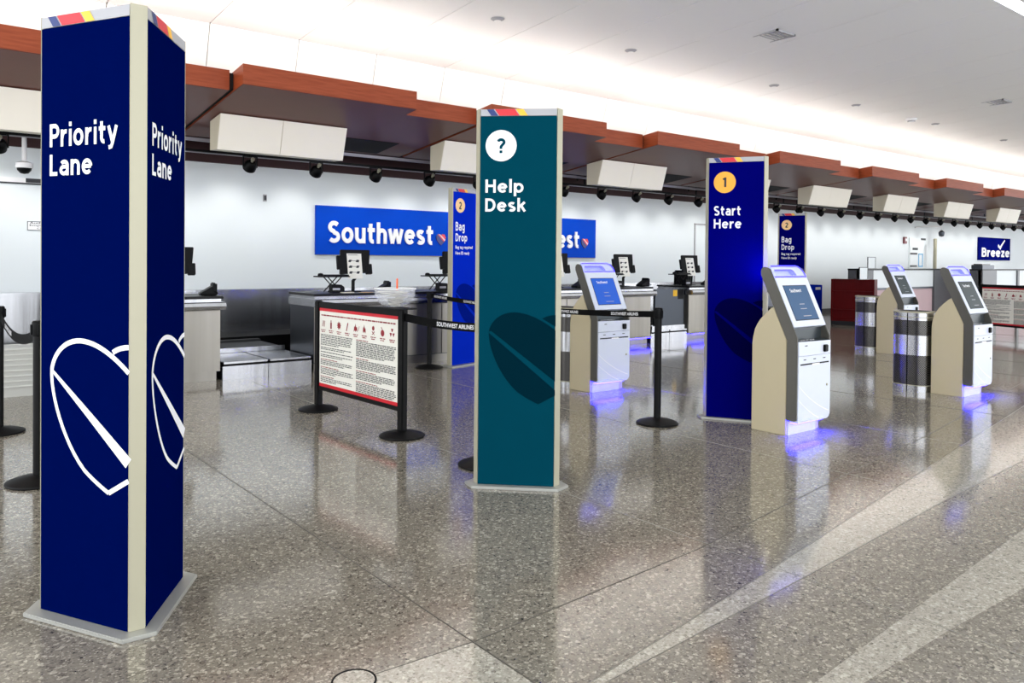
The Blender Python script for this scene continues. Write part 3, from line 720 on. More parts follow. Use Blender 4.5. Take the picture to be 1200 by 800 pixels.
# ------------------------------------------------------------------ self-service kiosks
def arc(cx, cy, r, a0, a1, n=6): return [(cx + r * math.cos(R(a0 + (a1 - a0) * i / n)), cy + r * math.sin(R(a0 + (a1 - a0) * i / n))) for i in range(n + 1)]
KW = 0.55
def kiosk(label, x, y, screen, rz=0.0):
    t = thing('check_in_kiosk', label, 'kiosk', (x, y, 0), rz, 'self-service kiosks')
    # housing behind: cream side walls with a curved shoulder
    side = [(0.105, 0.0), (0.46, 0.0), (0.46, 0.80), (0.452, 0.86), (0.434, 0.932), (0.41, 0.978), (0.38, 1.022), (0.33, 1.075), (0.275, 1.125), (0.24, 1.145)]
    side += [(0.105, 0.86)]
    MB().prism(side, 0.004, KW - 0.004, 'x').build('housing', 'kiosk_cream', t, bev=0.004)
    # grey bent shell
    tl = 0.285 / 0.615
    shell = [(0.012, 0.14), (0.10, 0.14), (0.10, 0.85)] + [(0.375, 1.43)] + arc(0.335, 1.462, 0.042, 0, 100, 5) + [(0.283, 1.487), (0.0, 0.875), (0.0, 0.16)]
    # side cheeks and back skin
    for xa, xb in ((0.0, 0.02), (KW - 0.02, KW)):
        MB().prism(shell, xa, xb, 'x').build('side_cheek', 'kiosk_grey', t, bev=0.004)
    MB().prism([(0.085, 0.14), (0.10, 0.14), (0.10, 0.85), (0.37, 1.42), (0.35, 1.42), (0.085, 0.86)], 0.02, KW - .02, 'x').build('back_skin', 'kiosk_grey', t)
    # tilted screen bezel
    ang = math.atan(0.283 / 0.612)
    u = Vector((0, math.sin(ang), math.cos(ang))); n = Vector((0, -math.cos(ang), math.sin(ang)))
    o = Vector((0, 0, 0.875))
    def PT(v, w): q = o + u * v + n * w; return (q.y, q.z)
    T = Matrix(((1, 0, 0, 0), (0, u.y, n.y, o.y), (0, u.z, n.z, o.z), (0, 0, 0, 1)))   # (x, along, out)
    v0, v1 = 0.105, 0.585
    bz = MB().box(0.02, v0, -0.05, KW - .004, v1, 0.004, T).build('screen_bezel', 'kiosk_white', t, bev=0.003)
    sc = MB().box(0.095, v0 + .065, 0.002, KW - .085, v1 - .085, 0.007, T).build('screen', screen, bz)
    MB().box(0.088, v0 + .058, 0.0, KW - .078, v1 - .078, 0.0055, T).build('screen_edge', 'black_plastic', bz)
    mb = MB(); letters_into(mb, 'Southwest', (0.17, v1 - .15, 0.35, v1 - .115), 0.0085, T, 0.13); mb.build('screen_lettering', 'print_white', sc, closed=False)
    for xa, xb, vv in ((0.24, 0.32, 0.315), (0.23, 0.33, 0.27), (0.23, 0.36, 0.20)):
        mb = MB(); mb.flat([(xa, vv), (xb, vv), (xb, vv + .007), (xa, vv + .007)], 0.0085, T); mb.build('screen_line', 'print_grey', sc, closed=False)
    # lit handle loop on top
    top = v1 + 0.115
    outer = [(0.02, v1)] + [(0.02, top)] + arc(KW - .12, top - .10, 0.10, 90, 25, 6) + [(KW - .01, v1)]
    inner = [(0.07, v1 + .022), (0.07, v1 + .075)] + arc(KW - .22, v1 + .03, 0.045, 90, 20, 5) + [(KW - .165, v1 + .022)]
    hb = MB()
    m = len(outer); 
    hb.prism([(0.02, v1), (0.02, v1 + .022), (KW - .025, v1 + .022), (KW - .01, v1)], -0.035, 0.0, T=T)
    hb.prism([(0.02, v1 + .078), (0.02, top)] + arc(KW - .12, top - .10, 0.10, 90, 20, 6) + [(KW - .02, v1 + .023), (KW - .165, v1 + .023)] + arc(KW - .22, v1 + .03, 0.048, 20, 90, 5), -0.035, 0.0, T=T)
    hb.prism([(0.02, v1 + .022), (0.055, v1 + .022), (0.055, v1 + .078), (0.02, v1 + .078)], -0.035, 0.0, T=T)
    hn = hb.build('handle', 'handle_lit', t)
    edge = [(0.025, top)] + arc(KW - .12, top - .10, 0.10, 90, 20, 6) + [(KW - .012, v1 + .005)]
    eb = MB(); eb.stroke(edge, 0.016, h=0.002, T=T)
    e3 = [(0.06, v1 + .075)] + [(KW - .22, v1 + .078)] + arc(KW - .22, v1 + .03, 0.045, 90, 20, 5) + [(KW - .165, v1 + .022)]
    eb.stroke(e3, 0.012, h=0.002, T=T); eb.stroke([(0.03, v1 + .008), (KW - .015, v1 + .008)], 0.016, h=0.002, T=T)
    eb.build('led_edge', 'led_blue', hn, closed=False)
    MB().box(0.04, v1 + .03, -0.075, KW - .10, v1 + .085, -0.04, T).build('handle_back', 'handle_lit', t, bev=0.004)
    MB().box(0.05, v1 + .04, -0.081, KW - .11, v1 + .075, -0.076, T).build('led_back_strip', 'led_back', t)
    # document shelf recess
    MB().prism([PT(v0, -0.002), (0.088, 0.97), (0.088, 0.845), (0.004, 0.835), (0.003, 0.84), (0.083, 0.852), (0.083, 0.965)], 0.02, KW - .02, 'x').build('document_shelf', 'kiosk_shelf', t)
    sh = MB(); rr = random.Random(3)
    for q in range(5): sh.box(0.10 + q * .05, 0.02 + rr.random() * .03, 0.846, 0.13 + q * .05, 0.03 + rr.random() * .03, 0.853)
    sh.build('scanner_window', 'print_grey', t)
    # lower cabinet
    MB().prism([(0.022, 0.715), (0.022, 0.842), (KW, 0.835), (KW, 0.715)], -0.006, 0.08, 'y').build('reader_drawer', 'kiosk_white', t, bev=0.002)
    door = [(0.022, 0.712), (0.022, 0.125)] + [(KW - .07, 0.118)] + arc(KW - .06, 0.178, 0.06, -90, 0, 6) + [(KW, 0.712)]
    dr = MB().prism(door, -0.006, 0.08, 'y').build('cabinet_door', 'kiosk_white', t, bev=0.002)
    dc = MB(); dc.box(0.05, -0.0075, 0.632, KW - .03, -0.0055, 0.645); dc.build('receipt_slot', 'black_plastic', dr)
    MB().box(0.24, -0.0085, 0.626, 0.36, -0.0058, 0.64).build('slot_lip', 'letter_white', dr)
    for q in range(3): MB().box(0.10 + q * .16, -0.0075, 0.676, 0.14 + q * .16, -0.0055, 0.684).build('indicator', 'print_ink', dr)
    MB().box(0.12, -0.0075, 0.80, 0.16, -0.0055, 0.808).build('indicator', 'print_ink', t)
    cr = MB(); cr.box(0.42, -0.03, 0.735, 0.475, -0.004, 0.80); cr.build('card_reader', 'black_plastic', t, bev=0.006)
    MB().lathe([(0.012, 0), (0.012, .006), (0.001, .007)], 12, Matrix.Translation((KW - .06, -0.006, 0.43)) @ Matrix.Rotation(R(90), 4, 'X')).build('lock', 'alu', dr)
    F = FRONT(0, -0.0068, 0)
    mb = MB(); mb.stroke(bez((0.025, 0.46), (0.16, 0.34), (0.36, 0.24), (0.52, 0.19)), 0.004, 0.009, 0, F); mb.stroke(bez((0.025, 0.33), (0.12, 0.26), (0.24, 0.18), (0.36, 0.14)), 0.004, 0.008, 0, F)
    mb.build('swoosh_line', 'letter_white', dr, closed=False)
    # lit foot
    MB().box(0.03, 0.095, 0.0, KW - .07, 0.16, 0.125).build('foot', 'kiosk_white', t)
    MB().box(0.04, 0.02, 0.108, KW - .08, 0.09, 0.114).build('led_foot_strip', 'led_foot', t)
    return t
kiosk('white check-in kiosk with bright blue screen behind the belt barrier', 6.40, 6.50, 'screen_blue')
kiosk('white check-in kiosk in front of the start here pillar', 6.255, 3.85, 'screen_slate')
kiosk('white check-in kiosk furthest back at right between two steel bins', 13.35, 6.25, 'screen_dark')
kiosk('white check-in kiosk nearest the right edge with steel bin on its left', 9.75, 3.77, 'screen_dark')

# ------------------------------------------------------------------ steel litter bins
def bin_(label, x, y):
    t = thing('steel_bin', label, 'litter bin', (x, y, 0), 0, 'steel litter bins')
    def oval(gr=0.0, n=40):
        P = []
        for i in range(n):
            a = 2 * math.pi * i / n; c, s = math.cos(a), math.sin(a); e = 2 / 3.2
            P.append((math.copysign(abs(c) ** e, c) * (0.17 + gr), math.copysign(abs(s) ** e, s) * (0.215 + gr)))
        return P
    def ring(name, z0, z1, m, gr=0.0): MB().prism(oval(gr), z0, z1).build(name, m, t, smooth=True)
    ring('foot_ring', 0.0, 0.08, 'steel'); ring('perforated_band', 0.08, 0.44, 'perforated', -0.002)
    ring('plain_band', 0.44, 0.68, 'steel'); ring('perforated_band', 0.68, 0.86, 'perforated', -0.002)
    ring('collar', 0.86, 0.95, 'steel'); ring('rim', 0.95, 0.968, 'alu', 0.006); ring('rim', 0.895, 0.903, 'alu', 0.003); ring('rim', 0.072, 0.082, 'alu', 0.003)
    MB().prism(oval(-0.05), 0.969, 0.971).build('painted_opening', 'plenum', t)  # black disc on the solid top, paints the dark inside of the bin
    MB().box(-0.176, -0.004, 0.0, -0.166, 0.004, 0.95).build('door_seam', 'black_metal', t)
    return t
bin_('perforated steel bin beside the kiosk nearest the right edge', 9.83, 4.47)
bin_('perforated steel bin glowing blue left of the furthest kiosk', 13.55, 6.94)
bin_('perforated steel bin half hidden behind the help desk pillar', 6.555, 7.18)

# ------------------------------------------------------------------ check-in counters
YF = 9.95
def counter(label, x0, x1, top=1.05, dark_side=False):
    t = thing('check_in_counter', label, 'counter', (x0, YF, 0), 0, 'airline counters')
    W = x1 - x0
    MB().box(0.03, 0.05, 0.0, W - .03, 0.75, 0.12).build('plinth', 'steel_dull', t)
    MB().box(0.0, 0.0, 0.12, W, 0.78, top - .16).build('body', 'steel_dark' if dark_side else 'steel_dull', t)
    n = max(1, round(W / 0.7))
    for q in range(n):
        a = W * q / n + .006; b = W * (q + 1) / n - .006
        MB().box(a, -0.012, 0.13, b, 0.0, top - .17).build('front_panel', 'steel_dull', t, bev=0.002)
    # bullnose rail
    prof = [(-.10, top - .16), (-.13, top - .15), (-.14, top - .11), (-.13, top - .07), (-.10, top - .06), (0.78, top - .06), (0.78, top - .16)]
    MB().prism(prof, -0.03, W + .03, 'x').build('bullnose', 'steel', t)
    MB().box(-0.0, -0.03, top - .06, W, 0.78, top - .02).build('riser', 'steel', t)
    MB().box(-0.02, -0.06, top - .022, W + .02, 0.80, top + .012).build('worktop', 'laminate_black', t, bev=0.006)
    return t
counter('steel check-in counter partly hidden behind the priority lane pillar', 0.3 + 1.45, 3.22)
counter('steel check-in counter with black top behind the hazard notice stand', 4.46, 7.2, dark_side=True)
counter('steel check-in counter behind the kiosk with bright screen', 8.35, 11.2)
counter('steel check-in counter behind the start here pillar', 12.3, 15.0)
# low bag belts between the counters
def bag_belt(label, x0, x1, deep=1.99):
    t = thing('bag_belt', label, 'conveyor', (x0, YF, 0), 0, 'bag conveyors')
    W = x1 - x0; h = W / 2
    MB().box(0, 0.02, 0, W, deep, 0.15).build('base', 'steel_dark', t)
    for q in range(2): MB().box(q * h + .004, 0.0, 0.0, (q + 1) * h - .004, 0.02, 0.17).build('front_panel', 'steel', t, bev=0.002)
    for q in range(2):
        MB().box(q * h + .015, -0.01, 0.20, (q + 1) * h - .015, 0.9, 0.225).build('scale_plate', 'steel', t, bev=0.003)
        MB().box(q * h + .03, 0.02, 0.15, (q + 1) * h - .03, 0.88, 0.20).build('scale_base', 'black_metal', t)
    MB().box(0, 0.95, 0.15, W, 1.85, 0.27).build('belt_bed', 'belt_rubber', t, bev=0.01)
    MB().box(0, 0.93, 0.15, W, 0.96, 0.29).build('belt_end_roller', 'steel', t)
    MB().box(0, 1.86, 0.15, W, deep, 0.30).build('main_belt', 'belt_rubber', t, bev=0.01)
    return t
bag_belt('low steel bag scale and conveyor beside the priority lane pillar', 3.25, 4.44)
bag_belt('low bag conveyor behind the bright blue bag drop pillar', 7.22, 8.33)
bb = bag_belt('low bag conveyor left of the start here pillar', 11.22, 12.28)
g = thing('bag_gate_panel', 'dark steel bag gate panel with yellow sticker left of start here pillar', 'panel', (11.3, YF + .06, 0.225))
MB().box(0.1, 0, 0.08, 0.95, 0.05, 0.78).build('panel', 'steel_dark', g, bev=0.004)
MB().box(0.0, -0.02, 0.0, 0.97, 0.07, 0.08).build('bottom_bar', 'steel', g, bev=0.004)
MB().box(0.62, -0.003, 0.64, 0.74, 0.001, 0.76).build('yellow_sticker', 'sticker_yellow', g)
MB().box(0.76, -0.003, 0.58, 0.93, 0.001, 0.78).build('black_sticker', 'black_plastic', g)
# stainless splashback along the wall
bk = thing('splashback', 'long stainless steel splashback along the foot of the wall', 'splashback', (0, YW - .12, 0.33))
for q in range(12):
    MB().box(-4 + q * 1.9 + .004, 0.0, 0.0, -4 + (q + 1) * 1.9 - .004, 0.05, 0.66).build('steel_sheet', 'steel', bk)
MB().box(-4, -0.05, 0.66, 18.8, 0.09, 0.69).build('ledge', 'steel', bk, bev=0.004)
MB().box(-4, -.9, -0.33, 18.8, 0.05, 0.0).build('belt_casing', 'black_metal', bk)

# counter equipment
def workstation(i, x, ztop=1.062, lab='', notice=True):
    y = YF + .30
    m = thing('agent_monitor', 'black counter monitor with white paper notice ' + lab, 'monitor', (x, y, ztop), R(-6), 'counter monitors')
    MB().box(-.10, -.02, 0.0, .10, .16, .012).build('foot', 'black_plastic', m, bev=0.004)
    MB().tube([(0, .06, .01), (0, .06, .16), (.06, .08, .22), (.02, .10, .34)], 0.025, 10).build('arm', 'black_plastic', m, smooth=True)
    T = Matrix.Translation((0, .10, .42)) @ Matrix.Rotation(R(-12), 4, 'X')
    MB().prism([(-.20, -.17), (.24, -.15), (.28, .19), (-.17, .19)], -.02, .025, 'y', T).build('monitor_back', 'black_plastic', m, bev=0.008)
    MB().box(-.235, -.03, -.10, -.17, .02, .10, T).build('side_reader', 'black_plastic', m, bev=0.006)
    MB().box(.20, -.03, -.17, .29, .03, -.02, T).build('side_speaker', 'black_plastic', m, bev=0.006)
    if notice:
        nt = MB().box(-.085, -.028, -.24, .135, -.024, .13, T).build('paper_notice', 'paper', m)
        F = T @ FM((0, -.029, 0), (1, 0), (0, -1)); mb = MB(); rr = random.Random(i)
        for r_ in range(3):
            for c_ in range(2):
                cx, cy = -.04 + c_ * .11, .02 - r_ * .085
                mb.flat([(cx - .03, cy - .015), (cx + rr.uniform(0, .02), cy - .02), (cx + .03, cy + .015), (cx - .01, cy + .02)], 0, F)
        for q in range(4): mb.flat([(-.07, .105 - q * .085), (.06 + rr.uniform(0, .06), .105 - q * .085), (.06, .112 - q * .085), (-.07, .112 - q * .085)], 0, F)
        mb.build('notice_print', 'print_ink', nt, closed=False)
    s = thing('keyboard_riser', 'black keyboard riser shelf on crossed legs ' + lab, 'keyboard stand', (x - .33, y + .02, ztop), 0, 'keyboard risers')
    MB().box(-.24, -.10, .215, .22, .12, .232).build('shelf', 'black_plastic', s, bev=0.003)
    MB().box(-.14, -.09, .232, .21, .07, .252).build('keyboard', 'black_plastic', s, bev=0.005)
    MB().lathe([(.001, .275), (.03, .268), (.04, .25), (.04, .232)], 14, Matrix.Translation((-.185, 0, 0))).build('mouse', 'black_plastic', s, smooth=True)
    for yy in (-.06, .08):
        MB().tube([(-.10, yy, .009), (.10, yy, .215)], .008, 6).build('leg', 'black_metal', s); MB().tube([(.10, yy, .009), (-.10, yy, .215)], .008, 6).build('leg', 'black_metal', s)
    p = thing('tag_printer', 'squat black tag printer ' + lab, 'printer', (x - .36, y - .16, ztop), 0, 'tag printers')
    MB().prism([(-.09, 0), (.10, 0), (.10, .08), (.05, .115), (-.09, .125)], -.06, .06, 'y').build('body', 'black_plastic', p, bev=0.008)
    MB().box(-.085, -.072, .04, .02, -.058, .07).build('paper_slot', 'print_grey', p)
    MB().box(-.10, -.09, 0, .0, -.06, .018).build('paper_tray', 'black_plastic', p)
    f = thing('desk_phone', 'black desk phone with tilted handset ' + lab, 'phone', (x + .42, y - .06, ztop), R(-8), 'desk phones')
    MB().prism([(-.10, 0), (.10, 0), (.10, .03), (-.10, .15)], -.09, .09, 'x', Matrix.Rotation(R(90), 4, 'Z')).build('phone_body', 'black_plastic', f, bev=0.006)
    MB().box(.045, -.10, .06, .085, .10, .16).build('handset', 'black_plastic', f, bev=0.012)
    MB().tube([(.06, -.10, .06), (.10, -.13, .03), (.0, -.16, .015), (-.1, -.12, .012)], .006, 6).build('cord', 'black_plastic', f)
workstation(0, 2.72, lab='right of the priority lane pillar')
workstation(1, 5.22, lab='under the first blue wall sign')
workstation(2, 6.98, lab='behind the bright blue bag drop pillar')
workstation(3, 9.15, lab='just right of the help desk pillar')
workstation(4, 10.83, lab='just right of the kiosk with bright screen')
workstation(5, 12.78, lab='next to the start here pillar')
# loose papers on the counter by the notice stand
for i, (dx, m, lab) in enumerate([(0.0, 'tag_paper', 'cream paper pad lying on the black counter top'), (0.30, 'print_peach', 'orange printed slip lying on the black counter top'), (0.50, 'paper', 'white paper sheet lying near the desk phone')]):
    o = MB().box(-.09, -.05, 0, .09, .05, .012 if i == 0 else .004).build('paper_pad' if i == 0 else 'paper_sheet', m, None, bev=0.001)
    o.location = (4.98 + dx, YF + .06, 1.063); o.rotation_euler[2] = .2 * i; tag(o, lab, 'paper', None)
# tall agent chairs behind the counters
def chair(label, x, y, rz):
    t = thing('agent_chair', label, 'chair', (x, y, 0), rz, 'agent chairs')
    for k in range(5):
        T = Matrix.Rotation(R(72 * k), 4, 'Z'); MB().prism([(0, -.03), (.30, -.02), (.30, .02), (0, .03)], .05, .08, 'z', T).build('base_arm', 'black_plastic', t)
        MB().lathe([(.001, 0), (.025, 0.005), (.025, .045), (.001, .05)], 10, T @ Matrix.Translation((.28, 0, 0))).build('caster', 'black_plastic', t)
    MB().lathe([(.03, .06), (.03, .60), (.02, .62)], 12).build('column', 'black_metal', t)
    MB().box(-.24, -.24, .62, .24, .24, .70).build('seat', 'chair_fabric', t, bev=0.03)
    MB().prism([(.24, .74), (.30, .74), (.36, 1.30), (.33, 1.36), (.28, 1.34)], -.22, .22, 'x').build('backrest', 'chair_fabric', t, bev=0.02)
    MB().box(-.04, .18, .66, .04, .31, .80).build('back_bracket', 'black_plastic', t)
chair('black tall chair behind the counter right of the bright-screen kiosk', 10.9, 11.3, R(200))
chair('black tall chair behind the counter at the start here pillar edge', 13.55, 11.3, R(160))
# nested tubs by the left stanchions
for i in range(8):
    t = thing('bag_tub', '%s grey plastic tub from the bottom of the nested stack' % ORD[i], 'tub', (1.06, 10.25, i * 0.058), 0, 'stacked bag tubs')
    b0, b1 = (.27, .19), (.31, .23)
    def rr_(w, h, r=.05): return arc(w - r, h - r, r, 0, 90, 4) + arc(-w + r, h - r, r, 90, 180, 4) + arc(-w + r, -h + r, r, 180, 270, 4) + arc(w - r, -h + r, r, 270, 360, 4)
    A = rr_(*b0); B = rr_(*b1); Ai = rr_(b0[0] - .004, b0[1] - .004); Bi = rr_(b1[0] - .004, b1[1] - .004); n = len(A); H_ = 0.13
    vs = [(p[0], p[1], 0.0) for p in A] + [(p[0], p[1], H_) for p in B] + [(p[0], p[1], H_) for p in Bi] + [(p[0], p[1], 0.012) for p in Ai]
    fs = [tuple(range(n))[::-1]] + [(k * n + q, k * n + (q + 1) % n, (k + 1) * n + (q + 1) % n, (k + 1) * n + q) for k in range(3) for q in range(n)] + [tuple(range(3 * n, 4 * n))]
    MB().add(vs, fs).build('tub_shell', 'tub_plastic', t, smooth=True)
    MB().prism(rr_(b1[0] + .016, b1[1] + .016), H_ - .008, H_ - .018).build('rim', 'tub_plastic', t)

# ------------------------------------------------------------------ wall signs and fittings
def logo_heart(T, parent, cx, cy, s):
    hp = [(cx, cy - s)] + bez((cx, cy - s), (cx - s * .9, cy - s * .3), (cx - s, cy + s * .2), (cx - s * .8, cy + s * .55)) + bez((cx - s * .8, cy + s * .55), (cx - s * .5, cy + s * .95), (cx - s * .1, cy + s * .8), (cx, cy + s * .5)) + bez((cx, cy + s * .5), (cx + s * .1, cy + s * .8), (cx + s * .5, cy + s * .95), (cx + s * .8, cy + s * .55)) + bez((cx + s * .8, cy + s * .55), (cx + s, cy + s * .2), (cx + s * .9, cy - s * .3), (cx, cy - s))
    MB().prism(hp[1:-1], 0.0, 0.02, 'z', T).build('logo_heart', 'heart_blue', parent)
    MB().flat([(cx - s * .62, cy + s * .68), (cx - s * .1, cy + s * .72), (cx, cy + s * .5), (cx + s * .1, cy + s * .72), (cx + s * .6, cy + s * .72), (cx + s * .88, cy + s * .2), (cx + s * .5, cy - s * .45)], 0.021, T).build('logo_red', 'heart_red', parent, closed=False)
    MB().flat([(cx - s * .5, cy + s * .78), (cx - s * .2, cy + s * .72), (cx + s * .78, cy - s * .12), (cx + s * .62, cy - s * .32)], 0.022, T).build('logo_stripe', 'heart_silver', parent, closed=False)
def wall_sign(label, x0, x1):
    t = thing('airline_sign', label, 'wall sign', (x0, YW - .06, 1.605), 0, 'airline wall signs')
    W = x1 - x0; Hh = .87
    MB().box(0, 0, 0, W, .06, Hh).build('sign_panel', 'sign_blue', t, bev=0.004)
    MB().box(0, .01, -.012, W, .06, 0).build('sign_edge', 'alu', t)
    T = FRONT(0, -.001, 0)
    mb = MB(); letters_into(mb, 'Southwest', (.22, .215, W - .53, .615), 0, T, 0.14, 0.03); mb.build('lettering', 'letter_white', t, closed=False)
    logo_heart(T, t, W - .36, .335, .125)
wall_sign('blue wall sign with white lettering and heart left of the bag drop pillar', 5.84, 8.80)
wall_sign('blue wall sign with white lettering half hidden by the help desk pillar', 9.72, 12.68)
t = thing('breeze_sign', 'small dark blue wall sign reading Breeze with white check mark', 'wall sign', (33.9, YW - .06, 1.70))
MB().box(0, 0, 0, 3.2, .06, .92).build('sign_panel', 'breeze_blue', t, bev=0.004)
T = FRONT(0, -.001, 0); mb = MB(); letters_into(mb, 'Breeze', (.25, .14, 3.05, .50), 0, T, 0.14, 0.02); mb.build('lettering', 'letter_white', t, closed=False)
mb = MB(); mb.stroke([(1.9, .62), (2.1, .52)], .12, .10, .002, T); mb.stroke([(2.08, .48), (2.28, .64), (2.6, .84)], .12, .07, .003, T); mb.build('check_mark', 'letter_white', t, closed=False)
# door on the far wall with notices, post, alarm and camera
dr = struct(MB().box(28.1, YW - .03, 0, 29.2, YW, 2.45), 'door_1', 'panel_white')
MB().box(28.16, YW - .04, 1.2, 29.14, YW - .03, 2.4).build('door_panel', 'panel_white', dr)
MB().box(28.3, YW - .045, 2.02, 28.7, YW - .03, 2.10).build('door_label', 'print_ink', dr)
MB().box(28.95, YW - .045, 2.38, 29.3, YW - .03, 2.45).build('door_label', 'print_ink', dr)
for a, b, c, e in ((28.75, 1.42, 29.1, 1.46), (28.75, 1.86, 29.1, 1.9), (28.75, 1.42, 28.8, 1.9), (29.05, 1.42, 29.1, 1.9)): MB().box(a, YW - .05, b, c, YW - .03, e).build('notice_frame', 'frame_blue', dr)
for a, b in ((28.15, 1.42), (28.15, 1.86)): MB().box(a, YW - .05, b, a + .5, YW - .03, b + .06).build('door_handle', 'print_ink', dr)
o = struct(MB().box(16.28, YW - .02, 0, 16.32, YW, 2.53).box(16.28, YW - .02, 2.49, 18.6, YW, 2.53), 'door_2', 'print_grey')
po = thing('steel_post', 'tall grey steel post standing in front of the far door', 'post', (29.35, YW - .35, 0))
MB().lathe([(.06, 0), (.06, 2.42), (.05, 2.44)], 16).build('shaft', 'alu', po, smooth=True)
MB().lathe([(.2, 0), (.2, .03), (.13, .05)], 16).build('flange', 'alu', po)
al = thing('fire_alarm', 'small dull red fire alarm beside the far door', 'alarm', (27.75, YW - .06, 2.35))
MB().box(-.10, 0, -.12, .10, .06, .12).build('case', 'alarm_red', al, bev=0.01); MB().box(-.04, -.012, -.03, .06, 0, .06).build('strobe', 'print_white', al)
cm = thing('bracket_camera', 'white security camera on wall bracket above the far door', 'camera', (29.5, 12.5, 2.62))
MB().tube([(-1.0, .48, .20), (-.6, .3, .25), (0, 0, .25), (0, 0, .12)], .025, 8).build('bracket', 'print_white', cm, smooth=True)
MB().lathe([(.001, -.12), (.08, -.09), (.10, 0), (.10, .05), (.03, .12)], 16).build('camera_dome', 'steel_dark', cm, smooth=True)
dc = thing('dome_camera', 'white dome camera hanging beside the leftmost visible spotlight', 'camera', (1.42, 12.6, 2.76))
MB().lathe([(.10, -.02), (.11, .0), (.105, .05), (.03, .08), (.03, .45)], 20).build('housing', 'print_white', dc, smooth=True)
MB().lathe([(.001, -.10), (.05, -.09), (.085, -.05), (.09, -.02)], 20).build('dome', 'black_plastic', dc, smooth=True)
rl = thing('wall_rail', 'slim white rail with black end label on the left wall', 'rail', (0, YW - .03, 2.57))
MB().box(-4, 0, 0, 1.75, .03, .07).build('rail', 'print_white', rl, bev=0.003); MB().box(1.48, -.004, .005, 1.75, 0, .065).build('end_label', 'print_ink', rl)
MB().box(-4, -.004, -.02, 1.75, .03, 0).build('painted_shadow_gap', 'print_ink', rl)  # ink-coloured strip, paints the shadow line under the rail
ns = thing('staff_notice', 'small white staff-only notice on wall beside priority lane pillar', 'notice', (1.50, YW - .012, 1.90))
MB().box(0, 0, 0, .42, .012, .13).build('plate', 'print_white', ns)
for a_, b_, c_, e_ in ((0, 0, .42, .008), (0, .122, .42, .13), (0, 0, .008, .13), (.412, 0, .42, .13)): MB().box(a_, -.003, b_, c_, 0, e_).build('border', 'print_ink', ns)
T = FRONT(0, -.001, 0); mb = MB()
for s, rc in (('Authorized', (.03, .092, .37, .122)), ('Employees', (.03, .052, .35, .085)), ('Only', (.12, .012, .26, .042))): text_into(mb, s, rc, 0, T, 0.01)
mb.build('lettering', 'print_ink', ns, closed=False)
sm = thing('wall_sensor', 'tiny dark sensor on the wall left of the first blue sign', 'sensor', (4.935, YW - .03, 2.55))
MB().box(-.03, 0, -.06, .03, .03, .06).build('case', 'print_grey', sm, bev=.004); MB().box(-.02, -.006, -.04, .02, 0, .04).build('face', 'print_ink', sm)

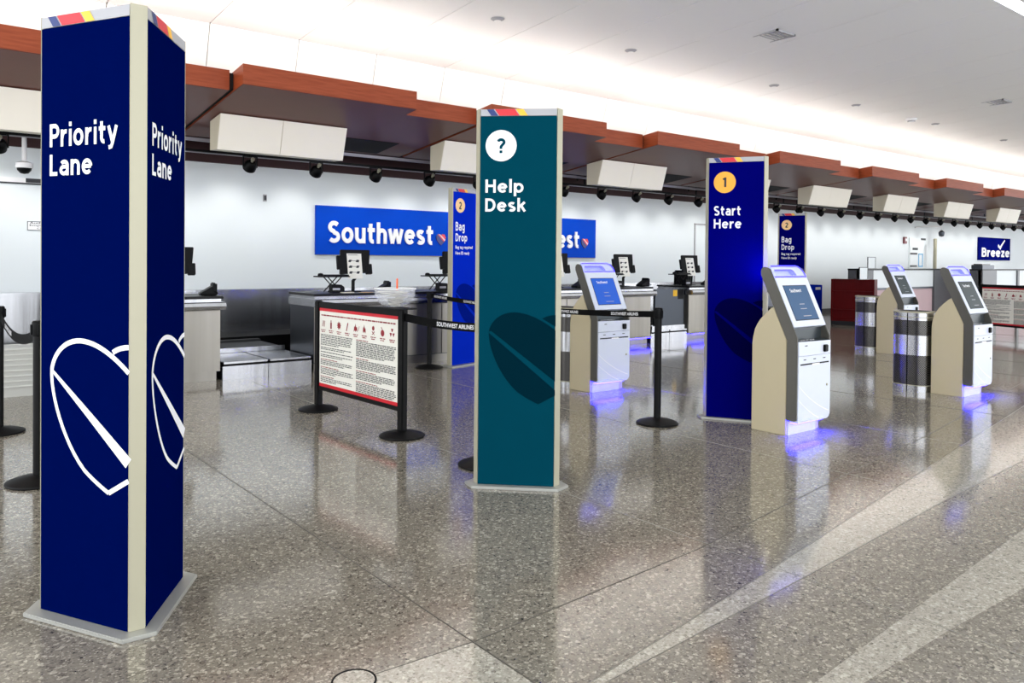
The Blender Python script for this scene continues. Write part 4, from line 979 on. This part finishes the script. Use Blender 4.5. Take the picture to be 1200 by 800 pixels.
# ------------------------------------------------------------------ far right counters of the other airline
t = thing('red_wood_cabinet', 'dark red wooden cabinet with shelves behind the furthest kiosk', 'cabinet', (18.42, 10.42, 0), R(-72))
W, Dp, Hc = 1.0, .42, 1.14
MB().box(0, .02, .0, W, Dp, .10).build('plinth', 'laminate_black', t)
for xx in (0, W - .04): MB().box(xx, 0, .10, xx + .04, Dp, Hc).build('side_panel', 'red_wood', t)
MB().box(.04, Dp - .1, .10, W - .04, Dp, Hc).build('back_panel', 'red_wood', t)
MB().box(.04, .06, .13, W - .04, .08, Hc - .03).build('front_panel', 'red_wood', t)
for z in (.10, .36, .82, Hc - .03): MB().box(.04, .015, z, W - .04, Dp - .1, z + .03).build('shelf', 'red_wood', t)
def far_counter(label, x0, x1, y, dark=((0, .6),)):
    t = thing('far_counter', label, 'counter', (x0, y, 0), 0, 'far airline counters'); W = x1 - x0
    MB().box(0, .06, 0, W, .75, .85).build('body', 'panel_pink', t)
    MB().box(-.02, 0, 1.36, W + .02, .35, 1.40).build('ledge', 'laminate_black', t, bev=.004)
    MB().box(0, .02, .85, W, .10, .90).build('rail', 'steel_dark', t)
    MB().box(0, .04, .90, W, .12, 1.36).build('white_panel', 'panel_white', t)
    for a, b in dark: MB().box(a, 0, 0, b, .35, 1.36).build('dark_panel', 'laminate_grey', t)
    MB().box(0, .09, 0, W, .10, .1).build('kick', 'laminate_black', t)
far_counter('pink and white far counter behind the furthest kiosk', 19.1, 24.3, 10.0, ((0, .62), (4.1, 5.2)))
far_counter('grey and white far counter at the right edge of the photo', 24.4, 33.0, 9.2, ((0, 1.0), (2.6, 2.75), (4.0, 4.15)))
for i, (x, y, lab) in enumerate([(19.75, 10.03, 'clear upright notice holder on the pink far counter'), (18.42, 9.55, 'clear upright notice holder on the red cabinet')]):
    z = 1.40 if i == 0 else 1.14
    n_ = thing('notice_holder', lab, 'notice holder', (x, y + .1, z), 0, 'notice holders')
    MB().box(0, 0, 0, .40, .10, .012).build('foot', 'print_grey', n_); MB().box(0, .04, .012, .40, .05, .29).build('sheet', 'panel_white', n_)
    for a, b in ((0, .014), (.386, .40)): MB().box(a, .034, .012, b, .056, .30).build('frame_edge', 'print_ink', n_)
    MB().box(0, .034, .29, .40, .056, .304).build('frame_edge', 'print_ink', n_)
m = thing('far_terminal', 'grey flat printer on the far counter beside the right kiosk', 'printer', (23.9 + .6, 9.25, 1.40), 0)
MB().box(0, 0, 0, .85, .3, .12).build('body', 'steel_dark', m, bev=.01); MB().box(.1, .05, .12, .7, .28, .15).build('lid', 'kiosk_grey', m, bev=.006)
b = thing('bag_sizer', 'blue box-shaped bag sizer behind the start here kiosk', 'bag sizer', (19.25, 11.65, 0))
MB().box(0, 0, 0, .9, .5, .93).build('box', 'bag_blue', b, bev=.01); MB().box(.55, -.004, .80, .8, 0, .87).build('label', 'print_white', b)
# blue toe-kick lights under the middle counters
for i, (x0, x1, lab) in enumerate([(8.4, 11.15, 'blue toe-kick light under the counter behind the bright-screen kiosk'), (12.35, 14.9, 'blue toe-kick light under the counter behind the start here pillar')]):
    l = thing('toe_kick_light', lab, 'light', (x0, YF, 0.113), group='toe-kick lights')
    MB().box(0, -.10, 0, x1 - x0, -.07, .012).build('diffuser', 'led_toe', l); MB().box(0, -.105, .012, x1 - x0, -.0125, .02).build('channel', 'alu', l)
